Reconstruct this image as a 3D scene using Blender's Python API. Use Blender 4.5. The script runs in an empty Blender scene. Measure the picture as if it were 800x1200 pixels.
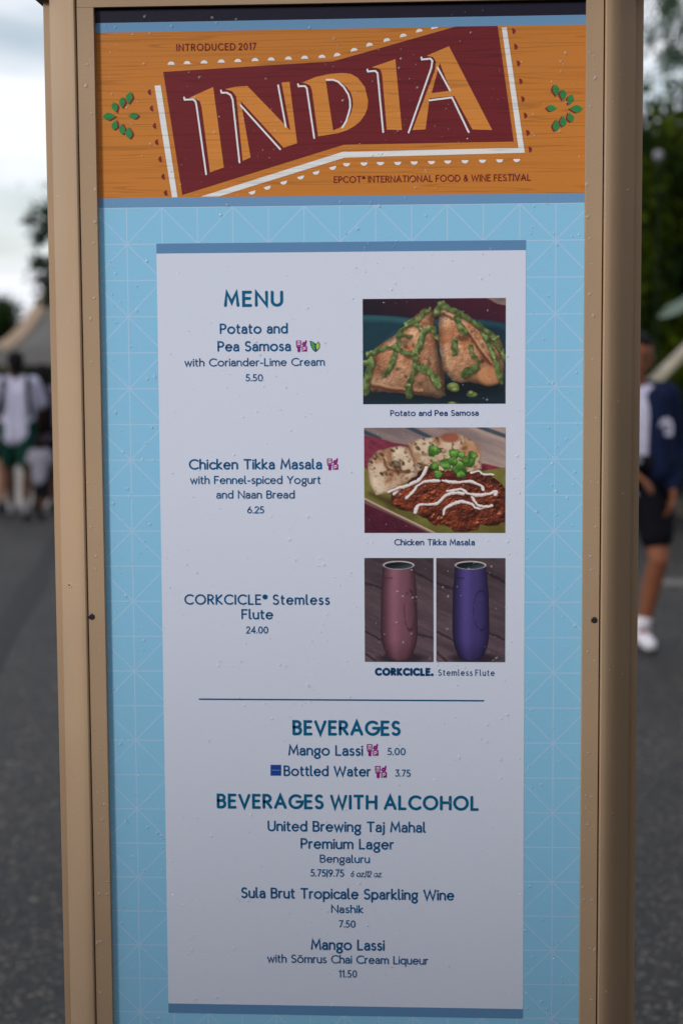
import bpy, bmesh, math, random
import numpy as np
from mathutils import Vector, Matrix, noise as mnoise
from mathutils.geometry import tessellate_polygon
random.seed(7); RNG = np.random.default_rng(7)
S = bpy.context.scene; COL = S.collection
R = math.radians

# ------------------------------------------------------------------ camera, world, sun, exposure
CAM_H = 1.65; DIST = 2.1; F = 2.00705; PITCH, YAW, ROLL = -0.09324941, 0.05809063, 0.00606246
RM = Matrix.Rotation(YAW, 3, 'Z') @ Matrix.Rotation(PITCH, 3, 'X') @ Matrix.Rotation(ROLL, 3, 'Y')
cam = bpy.data.cameras.new('camera'); camo = bpy.data.objects.new('camera', cam); COL.objects.link(camo)
S.camera = camo
camo.matrix_world = Matrix.Translation((0, -DIST, CAM_H)) @ (RM @ Matrix.Rotation(R(90), 3, 'X')).to_4x4()
cam.sensor_fit = 'VERTICAL'; cam.sensor_height = 36; cam.sensor_width = 24; cam.lens = F * 1000 / 1200 * 36
cam.clip_end = 3000; cam.clip_start = .05
cam.dof.use_dof = True; cam.dof.focus_distance = DIST + .02; cam.dof.aperture_fstop = 4.1

SUN_EL, SUN_AZ = 20, -42      # azimuth measured from the camera's back, negative = towards the left
world = bpy.data.worlds.new('World'); S.world = world; world.use_nodes = True
wn = world.node_tree.nodes; wl = world.node_tree.links
for n in list(wn): wn.remove(n)
wo = wn.new('ShaderNodeOutputWorld'); bg = wn.new('ShaderNodeBackground'); bg.inputs['Strength'].default_value = .1
sky = wn.new('ShaderNodeTexSky'); sky.sky_type = 'NISHITA'; sky.sun_disc = False
sky.sun_elevation = R(SUN_EL)
sun_dir = Vector((math.sin(R(SUN_AZ)) * math.cos(R(SUN_EL)), -math.cos(R(SUN_AZ)) * math.cos(R(SUN_EL)), math.sin(R(SUN_EL))))  # towards the sun
sky.sun_rotation = math.atan2(sun_dir.x, sun_dir.y)
sky.dust_density = 1.0; sky.air_density = 1.0
tc = wn.new('ShaderNodeTexCoord'); mp = wn.new('ShaderNodeMapping'); mp.inputs['Scale'].default_value = (1.6, 1.6, 9.0)
mp.inputs['Location'].default_value = (9.1, 0.4, 3.3)
nz = wn.new('ShaderNodeTexNoise'); nz.inputs['Scale'].default_value = 1.6; nz.inputs['Detail'].default_value = 5; nz.inputs['Roughness'].default_value = .5
cr = wn.new('ShaderNodeValToRGB'); cr.color_ramp.elements[0].position = .30; cr.color_ramp.elements[1].position = .50
mx = wn.new('ShaderNodeMix'); mx.data_type = 'RGBA'
CLOUD = (9.0, 9.3, 9.9)
mx.inputs[7].default_value = (*CLOUD, 1)
wl.new(tc.outputs['Generated'], mp.inputs[0]); wl.new(mp.outputs[0], nz.inputs['Vector']); wl.new(nz.outputs[0], cr.inputs[0])
wl.new(cr.outputs[0], mx.inputs[0]); wl.new(sky.outputs[0], mx.inputs[6]); wl.new(mx.outputs[2], bg.inputs[0]); wl.new(bg.outputs[0], wo.inputs[0])

sl = bpy.data.lights.new('sun', 'SUN'); sl.energy = 1.75; sl.angle = R(10); sl.color = (1, .965, .91)
so = bpy.data.objects.new('sun', sl); COL.objects.link(so)
so.rotation_euler = (-sun_dir).to_track_quat('-Z', 'Y').to_euler()
S.view_settings.view_transform = 'Standard'; S.view_settings.look = 'None'; S.view_settings.exposure = .15; S.view_settings.gamma = 1
try:
    S.cycles.use_denoising = True; S.cycles.max_bounces = 8; S.cycles.transparent_max_bounces = 8
except Exception: pass

# ------------------------------------------------------------------ helpers
def at(px, py, Y=0.0):
    """point of the place, on the upright plane y = Y, that photograph pixel (800x1200) shows"""
    w = RM @ Vector(((px - 400) / (F * 1000), 1, -(py - 600) / (F * 1000)))
    t = (Y + DIST) / w.y
    return Vector((w.x * t, Y, CAM_H + w.z * t))
def lin(c): return tuple(((v / 255) / 12.92 if v / 255 <= .04045 else ((v / 255 + .055) / 1.055) ** 2.4) for v in c)
def link(o, parent=None):
    COL.objects.link(o)
    if parent: o.parent = parent
    return o
def tag(o, label=None, cat=None, group=None, kind=None):
    if label: o['label'] = label
    if cat: o['category'] = cat
    if group: o['group'] = group
    if kind: o['kind'] = kind
    return o
def empty(name, loc, label, cat, group=None, rz=0):
    o = bpy.data.objects.new(name, None); COL.objects.link(o); o.location = loc; o.rotation_euler = (0, 0, rz)
    o.empty_display_size = .1
    return tag(o, label, cat, group)
def mesh(name, vs, fs, mat, parent=None, smooth=False):
    me = bpy.data.meshes.new(name); me.from_pydata([tuple(v) for v in vs], [], fs); me.update()
    o = bpy.data.objects.new(name, me)
    if mat: me.materials.append(mat)
    if smooth: me.polygons.foreach_set('use_smooth', [True] * len(me.polygons))
    link(o, parent)
    return o
def box(x0, x1, y0, y1, z0, z1):
    vs = [(x, y, z) for x in (x0, x1) for y in (y0, y1) for z in (z0, z1)]
    return vs, [(0, 1, 3, 2), (4, 6, 7, 5), (0, 4, 5, 1), (2, 3, 7, 6), (0, 2, 6, 4), (1, 5, 7, 3)]
class MB:
    def __init__(s): s.v = []; s.f = []
    def add(s, vf):
        n = len(s.v); s.v += [tuple(a) for a in vf[0]]; s.f += [tuple(i + n for i in f) for f in vf[1]]; return s
    def box(s, *a): return s.add(box(*a))
    def tube(s, pts, rs, n=8, cap=True):
        pts = [Vector(p) for p in pts]; base = len(s.v)
        for i, p in enumerate(pts):
            d = (pts[min(i + 1, len(pts) - 1)] - pts[max(i - 1, 0)]).normalized()
            a = d.cross(Vector((0, 0, 1)) if abs(d.z) < .9 else Vector((1, 0, 0))).normalized(); b = d.cross(a)
            for k in range(n):
                t = 2 * math.pi * k / n; s.v.append(tuple(p + (a * math.cos(t) + b * math.sin(t)) * rs[i]))
        for i in range(len(pts) - 1):
            for k in range(n):
                a0 = base + i * n + k; a1 = base + i * n + (k + 1) % n; s.f.append((a0, a1, a1 + n, a0 + n))
        if cap:
            s.f.append(tuple(base + k for k in range(n))[::-1]); s.f.append(tuple(base + (len(pts) - 1) * n + k for k in range(n)))
        return s
    def build(s, name, mat, parent=None, smooth=False): return mesh(name, s.v, s.f, mat, parent, smooth)

def newmat(name, col=(.5, .5, .5), rough=.6, metal=0, spec=.5):
    m = bpy.data.materials.new(name); m.use_nodes = True
    b = m.node_tree.nodes['Principled BSDF']; b.inputs['Base Color'].default_value = (*col, 1)
    b.inputs['Roughness'].default_value = rough; b.inputs['Metallic'].default_value = metal; b.inputs['Specular IOR Level'].default_value = spec
    return m
def N(m, t, **kw):
    n = m.node_tree.nodes.new(t)
    for k, v in kw.items():
        if k in n.inputs.keys(): n.inputs[k].default_value = v
        else: setattr(n, k, v)
    return n
def L(m, a, b): m.node_tree.links.new(a, b)
def vary(m, scale, amt, coord='Object', stretch=(1, 1, 1), detail=4, bump=0, bscale=None, dist=.002, tint=None):
    """multiply the base colour by a noise, and optionally bump"""
    b = m.node_tree.nodes['Principled BSDF']; col = b.inputs['Base Color'].default_value[:]
    t = N(m, 'ShaderNodeTexCoord'); mp_ = N(m, 'ShaderNodeMapping'); mp_.inputs['Scale'].default_value = stretch
    n = N(m, 'ShaderNodeTexNoise'); n.inputs['Scale'].default_value = scale; n.inputs['Detail'].default_value = detail
    L(m, t.outputs[coord], mp_.inputs[0]); L(m, mp_.outputs[0], n.inputs['Vector'])
    r = N(m, 'ShaderNodeValToRGB'); r.color_ramp.elements[0].position = .3; r.color_ramp.elements[1].position = .7
    c0 = tuple(c * (1 - amt) for c in col[:3]); c1 = tuple(min(1, c * (1 + amt)) for c in (tint or col[:3]))
    r.color_ramp.elements[0].color = (*c0, 1); r.color_ramp.elements[1].color = (*c1, 1)
    L(m, n.outputs[0], r.inputs[0]); L(m, r.outputs[0], b.inputs['Base Color'])
    if bump:
        n2 = N(m, 'ShaderNodeTexNoise'); n2.inputs['Scale'].default_value = bscale or scale * 4; n2.inputs['Detail'].default_value = 6
        L(m, mp_.outputs[0], n2.inputs['Vector']); bp = N(m, 'ShaderNodeBump'); bp.inputs['Strength'].default_value = bump; bp.inputs['Distance'].default_value = dist
        L(m, n2.outputs[0], bp.inputs['Height']); L(m, bp.outputs[0], b.inputs['Normal'])
    return m

# ------------------------------------------------------------------ ground
asphalt = newmat('asphalt', (.05, .05, .052), .7, 0, .3)
def asphalt_nodes(m):
    b = m.node_tree.nodes['Principled BSDF']; t = N(m, 'ShaderNodeTexCoord')
    v = N(m, 'ShaderNodeTexVoronoi'); v.inputs['Scale'].default_value = 90; L(m, t.outputs['Object'], v.inputs['Vector'])
    r = N(m, 'ShaderNodeValToRGB'); e = r.color_ramp.elements
    e[0].position = 0; e[0].color = (.004, .004, .005, 1); e[1].position = 1; e[1].color = (.15, .13, .11, 1)
    x = e.new(.5); x.color = (.012, .012, .0135, 1); x = e.new(.88); x.color = (.026, .025, .026, 1)
    sp = N(m, 'ShaderNodeSeparateColor'); L(m, v.outputs['Color'], sp.inputs[0]); L(m, sp.outputs[0], r.inputs[0])
    n = N(m, 'ShaderNodeTexNoise'); n.inputs['Scale'].default_value = .55; n.inputs['Detail'].default_value = 7; n.inputs['Roughness'].default_value = .6; L(m, t.outputs['Object'], n.inputs['Vector'])
    r2 = N(m, 'ShaderNodeValToRGB'); r2.color_ramp.elements[0].position = .35; r2.color_ramp.elements[0].color = (.62, .62, .63, 1); r2.color_ramp.elements[1].position = .62; r2.color_ramp.elements[1].color = (1.3, 1.28, 1.25, 1)
    L(m, n.outputs[0], r2.inputs[0]); mu = N(m, 'ShaderNodeMix'); mu.data_type = 'RGBA'; mu.blend_type = 'MULTIPLY'; mu.inputs[0].default_value = 1
    L(m, r.outputs[0], mu.inputs[6]); L(m, r2.outputs[0], mu.inputs[7]); L(m, mu.outputs[2], b.inputs['Base Color'])
    bp = N(m, 'ShaderNodeBump'); bp.inputs['Strength'].default_value = .9; bp.inputs['Distance'].default_value = .006
    L(m, v.outputs['Distance'], bp.inputs['Height']); bp.invert = True; L(m, bp.outputs[0], b.inputs['Normal'])
asphalt_nodes(asphalt)
g = mesh('ground', [(-600, -300, 0), (600, -300, 0), (600, 1200, 0), (-600, 1200, 0)], [(0, 1, 2, 3)], asphalt); g['kind'] = 'structure'
def floor_at(px, py, z=0):
    w = RM @ Vector(((px - 400) / (F * 1000), 1, -(py - 600) / (F * 1000))); t = (z - CAM_H) / w.z
    return Vector((w.x * t, -DIST + w.y * t, z))
def strip(name, pts, z, mat):
    o = mesh(name, [(p[0], p[1], z) for p in pts], [tuple(range(len(pts)))], mat); o['kind'] = 'structure'; return o
seam_m = vary(newmat('seam', (.009, .009, .010), .75, 0, .25), 6, .35)
a, b_ = floor_at(66, 640), floor_at(-12, 772)
d = (b_ - a).normalized(); nrm = Vector((-d.y, d.x, 0)); a2 = a - d * 6; b2 = b_ + d * 3
pts = []
for k in range(25):
    t = k / 24; p = a2.lerp(b2, t); w = .07 * (.6 + .8 * mnoise.noise(Vector((t * 9, 0, 0)))) + .04
    pts.append((p + nrm * w, p - nrm * w))
o = mesh('asphalt_seam', [(q.x, q.y, .004) for p in pts for q in p], [(2 * i, 2 * i + 1, 2 * i + 3, 2 * i + 2) for i in range(24)], seam_m); o['kind'] = 'structure'
pave_m = vary(newmat('pale_paving', (.21, .19, .17), .8), 3, .15)
strip('paving', [(-60, floor_at(20, 594).y), (2.2, floor_at(20, 594).y), (2.2, 75), (-60, 75)], .004, pave_m)

# kerb and planting bed on the right
ky = floor_at(790, 629).y
kerb_m = vary(newmat('kerb_stone', (.22, .21, .19), .8), 8, .25, bump=.3)
mb = MB(); xk = 2.9
for k in range(14):
    x0 = xk + k * 1.2; mb.box(x0, x0 + 1.192, ky, ky + .16, -.02, .14)
o = mb.build('kerb', kerb_m); o['kind'] = 'structure'
soil_m = vary(newmat('grass_soil', (.035, .055, .02), .9), 5, .4)
o = mesh('planting_bed', [(xk, ky + .16, .11), (20, ky + .16, .11), (20, 60, .11), (xk, 60, .11)], [(0, 1, 2, 3)], soil_m); o['kind'] = 'structure'
strip('concrete_band', [(1.5, floor_at(790, 687).y), (20, floor_at(790, 687).y), (20, floor_at(790, 679).y), (1.5, floor_at(790, 679).y)], .004, vary(newmat('band_concrete', (.085, .082, .078), .8), 6, .2))
# ------------------------------------------------------------------ foliage
def leafmat(name, c0, c1, sc=1.2):
    m = newmat(name, c0, .7, 0, .05); b = m.node_tree.nodes['Principled BSDF']
    t = N(m, 'ShaderNodeTexCoord'); n = N(m, 'ShaderNodeTexNoise'); n.inputs['Scale'].default_value = sc; n.inputs['Detail'].default_value = 5
    L(m, t.outputs['Object'], n.inputs['Vector']); r = N(m, 'ShaderNodeValToRGB'); r.color_ramp.elements[0].position = .44; r.color_ramp.elements[1].position = .68
    r.color_ramp.elements[0].color = (*c0, 1); r.color_ramp.elements[1].color = (*c1, 1); L(m, n.outputs[0], r.inputs[0]); L(m, r.outputs[0], b.inputs['Base Color'])
    tr = N(m, 'ShaderNodeBsdfTranslucent'); L(m, r.outputs[0], tr.inputs[0]); ms = N(m, 'ShaderNodeMixShader'); ms.inputs[0].default_value = .25
    out = m.node_tree.nodes['Material Output']; L(m, b.outputs[0], ms.inputs[1]); L(m, tr.outputs[0], ms.inputs[2]); L(m, ms.outputs[0], out.inputs[0])
    return m
def leaves_mesh(name, centers, dirs, sizes, mat, parent, aspect=.45):
    n = len(centers); c = np.asarray(centers, float); d = np.asarray(dirs, float); d /= np.linalg.norm(d, axis=1)[:, None] + 1e-9
    r = RNG.normal(size=(n, 3)); s = np.cross(d, r); s /= np.linalg.norm(s, axis=1)[:, None] + 1e-9
    u = np.cross(s, d)
    sz = np.asarray(sizes, float)[:, None]
    v = np.stack([c - d * sz * .5, c + s * sz * aspect * .5 + u * sz * .08, c + d * sz * .5, c - s * sz * aspect * .5 + u * sz * .08], 1).reshape(-1, 3)
    me = bpy.data.meshes.new(name); me.vertices.add(4 * n); me.vertices.foreach_set('co', v.ravel())
    me.loops.add(4 * n); me.loops.foreach_set('vertex_index', np.arange(4 * n)); me.polygons.add(n)
    me.polygons.foreach_set('loop_start', np.arange(0, 4 * n, 4)); me.polygons.foreach_set('loop_total', np.full(n, 4)); me.update(); me.validate()
    me.materials.append(mat); o = bpy.data.objects.new(name, me); link(o, parent); return o
bark = vary(newmat('bark', (.09, .07, .05), .9), 9, .35, stretch=(1, 1, .2), bump=.6)
def tree(name, loc, h, crown_c, crown_r, mat, label, nclump=60, per=90, leaf=.14, trunk_r=.12, group=None, cat='tree', spread=.5, seed=0):
    rg = np.random.default_rng(seed); root = empty(name, loc, label, cat, group)
    cc = np.array(crown_c); rr = np.array(crown_r)
    u = rg.normal(size=(nclump, 3)); u /= np.linalg.norm(u, axis=1)[:, None]; rad = rg.random(nclump) ** .4
    cl = cc + u * rad[:, None] * rr * rg.uniform(.75, 1.12, (nclump, 1))
    mb = MB(); top = Vector(cc); mid = Vector((cc[0] * .35 + .1, cc[1] * .35, cc[2] * .55))
    mb.tube([(0, 0, -.05), (mid.x * .3, mid.y * .3, mid.z * .5), mid, top], [trunk_r * 1.25, trunk_r, trunk_r * .75, trunk_r * .3], 9)
    for i in range(min(14, nclump)):
        s = mid.lerp(top, rg.random()); e = Vector(cl[i]); m_ = s.lerp(e, .5) + Vector((0, 0, .12 * (e - s).length))
        mb.tube([s, m_, e], [trunk_r * .4, trunk_r * .25, trunk_r * .08], 6)
    mb.build('trunk', bark, root, True)
    C = np.repeat(cl, per, 0) + rg.normal(size=(nclump * per, 3)) * rr.mean() * spread * .5 * np.repeat(rg.uniform(.5, 1.2, (nclump, 1)), per, 0)
    D = rg.normal(size=C.shape); D[:, 2] -= .4
    leaves_mesh('crown', C, D, rg.uniform(.6, 1.3, len(C)) * leaf, mat, root)
    return root
gm_dark = leafmat('leaf_dark', (.006, .014, .005), (.030, .062, .014))
gm_yel = leafmat('leaf_yellow_green', (.004, .011, .002), (.085, .125, .005), 1.3)
gm_teal = leafmat('leaf_bluish', (.018, .034, .024), (.04, .07, .04), .5)

def place(px, py, Y): p = at(px, py, Y); return p
# left: dark round tree, tree whose branches come out from behind the board
p = at(2, 385, 97); tree('broadleaf_tree', (p.x, 97, 0), 5, (0, 0, 2.9), (1.75, 1.6, 2.05), gm_dark, 'dark round tree in the distance left of the tent roof', 90, 110, .26, seed=1)
p = at(118, 300, 22)
t_ = empty('branchy_tree', (p.x, 22, 0), 'tall thin leaved tree with loose branches showing beside the left post against the sky', 'tree')
mb = MB(); mb.tube([(0, 0, -.05), (.05, 0, 1.5), (-.02, 0, 3), (.05, 0, 4.6)], [.16, .13, .1, .04], 9)
cls = []
def brn(pts):
    q = [Vector((at(a, b, 22).x - p.x, c, at(a, b, 22).z)) for a, b, c in pts]; mb.tube([Vector((0.02, 0, q[0].z * .8 + .3))] + q, [.06] + [.03 - .02 * i / len(q) for i in range(len(q))], 6); return q
sprays = [([(90, 262), (60, 262), (30, 258)], 9), ([(95, 250), (62, 247), (50, 250)], 7), ([(95, 275), (60, 268), (34, 282)], 5), ([(95, 300), (62, 312), (41, 308)], 6), ([(90, 330), (62, 325), (48, 330)], 8), ([(95, 345), (65, 345), (44, 350)], 6)]
cc_ = []
rg = np.random.default_rng(3)
for s_, w_ in sprays:
    q = brn([(x, y, rg.uniform(-.3, .3)) for x, y in s_])
    for i in range(len(q) - 1):
        for k in range(110):
            t = rg.random(); c = q[i].lerp(q[i + 1], t); tip = (i + t) / 2
            cc_.append(np.array(c) + rg.normal(size=3) * .012 * w_ * (1.35 - .6 * tip))
for k in range(2200):
    u = rg.normal(size=3) * np.array([.45, .5, .7]); cc_.append(np.array([0.45, 0, 3.5]) + u)
mb.build('trunk', bark, t_, True)
dd = rg.normal(size=(len(cc_), 3)); dd[:, 0] -= .7; dd[:, 2] -= .5
leaves_mesh('crown', cc_, dd, rg.uniform(.08, .17, len(cc_)), gm_teal, t_, .35)

# far tree line
def far_wood(name, x0, x1, y, h0, h1, n, mat, label, leaf=.5, seed=5):
    rg = np.random.default_rng(seed); X = rg.uniform(x0, x1, n)
    H = np.array([h0 + (h1 - h0) * (.5 + .9 * mnoise.noise(Vector((x * .09, y, 0))) + .3 * mnoise.noise(Vector((x * .4, y, 3)))) for x in X])
    Z = rg.random(n) ** .7 * H; C = np.stack([X, y + rg.uniform(-2.5, 2.5, n), Z], 1)
    o = leaves_mesh(name, C, rg.normal(size=(n, 3)), rg.uniform(.6, 1.4, n) * leaf, mat, None, .7)
    return tag(o, label, 'wood', kind='stuff')
far_wood('far_wood', -70, 60, 125, 1.6, 3.4, 26000, gm_dark, 'far dark wood closing the horizon behind the tent', .6)
far_wood('hedge', -60, 1.8, 30, .9, 1.45, 26000, gm_dark, 'low dark hedge behind the walking crowd at the left', .22, 8)

# unseen hedge added behind the camera: it shades the lower part of the sign from the low sun
hd_ = empty('shade_hedge', (-3, -4.4, 0), 'unseen hedge added behind the camera to shade the menu sign', 'hedge')
MB().box(-9, 9, -.3, .3, 0, 2.85).build('shade_block', bark, hd_)  # solid core put inside the leaves to block the sun
n = 16000; X = RNG.uniform(-9.1, 9.1, n); Z = RNG.uniform(0, 2.96, n); Yh = np.where(RNG.random(n) < .5, -.36, .36) + RNG.normal(size=n) * .05; k_ = RNG.random(n) < .2; Z[k_] = 2.88 + RNG.random(k_.sum()) * .12; Yh[k_] = RNG.uniform(-.4, .4, k_.sum())
leaves_mesh('crown', np.stack([X, Yh, Z], 1), RNG.normal(size=(n, 3)), RNG.uniform(.08, .16, n), gm_dark, hd_, .6)

hs_ = empty('shade_hedge', (2.7, -.6, 0), 'unseen hedge added right of the menu sign to darken that side', 'hedge')  # out-of-frame hedge added to darken the right post
MB().box(-.3, .3, -3.2, 3.2, 0, 3.1).build('shade_block', bark, hs_)
n = 9000; Yh = RNG.uniform(-3.3, 3.3, n); Z = RNG.uniform(0, 3.25, n); X = np.where(RNG.random(n) < .5, -.36, .36) + RNG.normal(size=n) * .05; k_ = RNG.random(n) < .2; Z[k_] = 3.14 + RNG.random(k_.sum()) * .12; X[k_] = RNG.uniform(-.4, .4, k_.sum())
leaves_mesh('crown', np.stack([X, Yh, Z], 1), RNG.normal(size=(n, 3)), RNG.uniform(.08, .16, n), gm_dark, hs_, .6)

# right: planting
p = at(800, 240, 15.5)
tree('leafy_tree', (p.x + .35, 15.6, .11), 4, (0, 0, 2.6), (1.35, 1.1, 1.75), gm_yel, 'dense yellow green tree rising behind the kerb at the right', 150, 130, .14, seed=4, spread=.42)
p = at(770, 300, 18)
tree('broadleaf_tree', (p.x, 19.5, .11), 4, (0, 0, 2.6), (1.9, 1.0, 1.9), gm_dark, 'dark green tree behind the yellow green tree beside the right post', 130, 130, .16, seed=9, spread=.45)
for i, (px, Yb, hh, lab) in enumerate([(760, 14.6, .62, 'low dark shrub behind the kerb next to the right post'), (800, 14.4, .75, 'low dark shrub behind the kerb at the right edge'), (850, 14.6, .7, 'low dark shrub behind the kerb outside the right edge')]):
    p = at(px, 500, Yb); tree('shrub', (p.x, Yb, .11), 1, (0, 0, hh), (.55, .5, hh * .85), gm_dark, lab, 30, 90, .1, .03, 'shrubs behind the kerb', 'shrub', seed=20 + i)
# weeping tree: hanging strands
p = at(850, 60, 13)
wt = empty('weeping_tree', (p.x + .3, 13, .11), 'weeping tree with thin hanging leafy strands against grey sky at the top right', 'tree')
mb = MB(); mb.tube([(0, 0, -.05), (.05, 0, 2), (-.05, 0, 4.2)], [.15, .12, .05], 9); cc_ = []; dd_ = []
for k in range(34):
    px_ = rg.uniform(768, 900) if k > 12 else rg.uniform(764, 800); top = at(px_, rg.uniform(-260, -60), 13); yy = rg.uniform(-1, 1)
    endy = rg.uniform(25, 120) if px_ > 785 else rg.uniform(20, 75)
    dx = rg.uniform(-.10, .02)
    e = at(px_, endy, 13); q = [Vector((top.x + .18 - wt.location.x, yy * .5, top.z)), Vector(((top.x + e.x) / 2 + .05 - wt.location.x, yy * .6, (top.z + e.z) / 2 + .2)), Vector((e.x + dx - wt.location.x, yy * .6, e.z))]
    if k % 4 == 0: mb.tube([Vector((0, 0, 3.4)), q[0]], [.03, .01], 5)
    mb.tube(q, [.008, .005, .003], 4, False)
    for j in range(60):
        t = rg.random() ** .7; c = (q[0].lerp(q[1], t * 2) if t < .5 else q[1].lerp(q[2], t * 2 - 1)); cc_.append(np.array(c) + rg.normal(size=3) * (.03 + .03 * (rg.random() > .7))); dd_.append((rg.normal() * .5 - .25, rg.normal() * .5, -1))
for (ax, ay, n_) in [(757, 58, 24), (762, 68, 18), (779, 18, 26), (776, 84, 26), (786, 80, 34), (797, 86, 60)]:
    c0 = at(ax, ay, 13)
    mb.tube([Vector((at(815, ay - 60, 13).x - wt.location.x, 0, at(815, ay - 60, 13).z)), Vector((c0.x - wt.location.x, 0, c0.z))], [.006, .003], 4, False)
    for j in range(n_): cc_.append((c0.x - wt.location.x + rg.normal() * .035, rg.normal() * .05, c0.z + rg.normal() * .05)); dd_.append((rg.normal() - .4, rg.normal(), -1))
mb.build('trunk', bark, wt, True)
leaves_mesh('crown', cc_, dd_, rg.uniform(.05, .11, len(cc_)), leafmat('leaf_willow', (.03, .07, .045), (.06, .12, .06), 2), wt, .3)
# grass
n = 9000; X = rg.uniform(xk + .05, 9, n); Yg = ky + .2 + rg.random(n) ** 1.5 * 5; C = np.stack([X, Yg, np.full(n, .15)], 1)
o = leaves_mesh('grass', C, np.stack([rg.normal(size=n) * .3, rg.normal(size=n) * .3, np.ones(n)], 1), rg.uniform(.08, .16, n), leafmat('grass_blade', (.03, .07, .012), (.06, .12, .02), 3), None, .12)
tag(o, 'short dark green grass behind the pale kerb', 'grass', kind='stuff')
# pale broad leaf and pale leaning trunk, white globe lamp
big = newmat('pale_leaf', (.17, .23, .19), .5)
q0, q1 = at(771, 371, 11.6), at(812, 348, 11.6)
pl = empty('broad_leaf_plant', (q1.x + .35, 11.6, .05), 'plant with a pale grey green broad leaf before dark trees at right edge', 'plant')
def blade(pts, ws, thick=.004):
    v = []; f = []
    for (x, y, z), w in zip(pts, ws):
        v += [(x, y - .3 * w, z + w * .5), (x, y + .02, z + .01), (x, y - .25 * w, z - w * .5)]
    for i in range(len(pts) - 1):
        for k in range(2): f.append((3 * i + k, 3 * i + k + 1, 3 * i + k + 4, 3 * i + k + 3))
    return v, f
bx = pl.location.x
def mkleaf(dx, dz, name='leaf'):
    P = [(q0.x - bx + dx, 0, q0.z + dz), (q0.x - bx + .07 + dx, 0, q0.z + .04 + dz), ((q0.x + q1.x) / 2 - bx + .02 + dx, 0, (q0.z + q1.z) / 2 + .0 + dz), (q1.x - bx + dx, 0, q1.z + dz), (-.02, 0, q1.z + .02 + dz * .3)]
    o = mesh(name, *blade(P, [.02, .085, .10, .085, .03]), big, pl, True); md = o.modifiers.new('thickness', 'SOLIDIFY'); md.thickness = .004; return o
mkleaf(0, -.05); mkleaf(.3, .25); mkleaf(.35, -.35)
mb = MB(); mb.tube([(0, 0, 0), (-.02, 0, 1), (0, 0, q1.z + .25)], [.035, .03, .015], 8); mb.build('stem', vary(newmat('stem', (.06, .08, .04), .7), 8, .2), pl, True)
q0, q1 = at(757, 455, 12.6), at(815, 398, 12.6)
lt = empty('leaning_trunk', (q0.x - .2, 12.6, 0), 'pale bare leaning trunk rising to the right behind the person in the navy jacket', 'tree')
mb = MB(); mb.tube([(-.25, 0, -.05), (-.05, 0, .9), (q0.x - lt.location.x, 0, q0.z), (q1.x - lt.location.x, 0, q1.z), (q1.x - lt.location.x + .8, 0, q1.z + .9)], [.09, .07, .055, .048, .03], 10)
mb.build('trunk', vary(newmat('pale_bark', (.26, .23, .18), .9), 9, .25, bump=.5), lt, True)
gl = at(771, 182, 13.7)
lp = empty('globe_lamp', (gl.x, 13.7, .11), 'white globe lamp half lost in the green trees at the right', 'lamp')
bm = bmesh.new(); bmesh.ops.create_icosphere(bm, subdivisions=3, radius=.047, matrix=Matrix.Translation((0, 0, gl.z - .11)))
me = bpy.data.meshes.new('globe'); bm.to_mesh(me); bm.free(); me.materials.append(newmat('white_glass', (.2, .195, .215), .8, 0, .1)); me.polygons.foreach_set('use_smooth', [True] * len(me.polygons)); link(bpy.data.objects.new('globe', me), lp)
mb = MB(); mb.tube([(0, 0, 0), (0, 0, .1), (0, 0, .12), (0, 0, gl.z - .175)], [.07, .06, .018, .010], 10); mb.build('post', newmat('lamp_post_paint', (.006, .012, .006), .8, 0, .05), lp, True)
mb = MB(); mb.tube([(0, 0, gl.z - .19), (0, 0, gl.z - .16)], [.02, .038], 10); mb.build('collar', newmat('lamp_collar', (.01, .018, .012), .4), lp, True)

# ------------------------------------------------------------------ peaked tent
TY = 80.0
e = at(3, 409, TY); ctr = at(100, 300, TY)
tent = empty('peaked_tent', (ctr.x, TY, 0), 'large beige peaked tent roof in the distance beside the left post', 'tent')
hw = ctr.x - e.x; ze = e.z; zt = at(100, 252, TY).z
canvas = vary(newmat('tent_canvas', (.10, .098, .098), .9, 0, .1), .6, .12); trim_m = newmat('tent_trim', (.30, .225, .17), .8, 0, .1)
v = []; f = []; NS, NR = 8, 12
for i in range(NR + 1):
    t = i / NR; r = hw * 1.08 * (1 - t) ** 1.0; z = ze + (zt - ze) * (t ** 1.6)
    for k in range(NS * 4):
        ang = 2 * math.pi * k / (NS * 4) ; sag = 1 - .04 * abs(math.sin(ang * NS / 2)); v.append((r * math.cos(ang) * sag, r * math.sin(ang) * sag, z))
for i in range(NR):
    for k in range(NS * 4): a0 = i * NS * 4 + k; a1 = i * NS * 4 + (k + 1) % (NS * 4); f.append((a0, a1, a1 + NS * 4, a0 + NS * 4))
mesh('canopy', v, f, canvas, tent, True)
vs = []; 
for zz_ in (ze - .75, ze + .05):
    for k in range(NS * 4): ang = 2 * math.pi * k / (NS * 4); sag = 1 - .04 * abs(math.sin(ang * NS / 2)); vs.append((hw * 1.08 * math.cos(ang) * sag, hw * 1.08 * math.sin(ang) * sag, zz_))
mesh('valance', vs, [(k, (k + 1) % (NS * 4), (k + 1) % (NS * 4) + NS * 4, k + NS * 4) for k in range(NS * 4)], canvas, tent, True)
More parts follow.
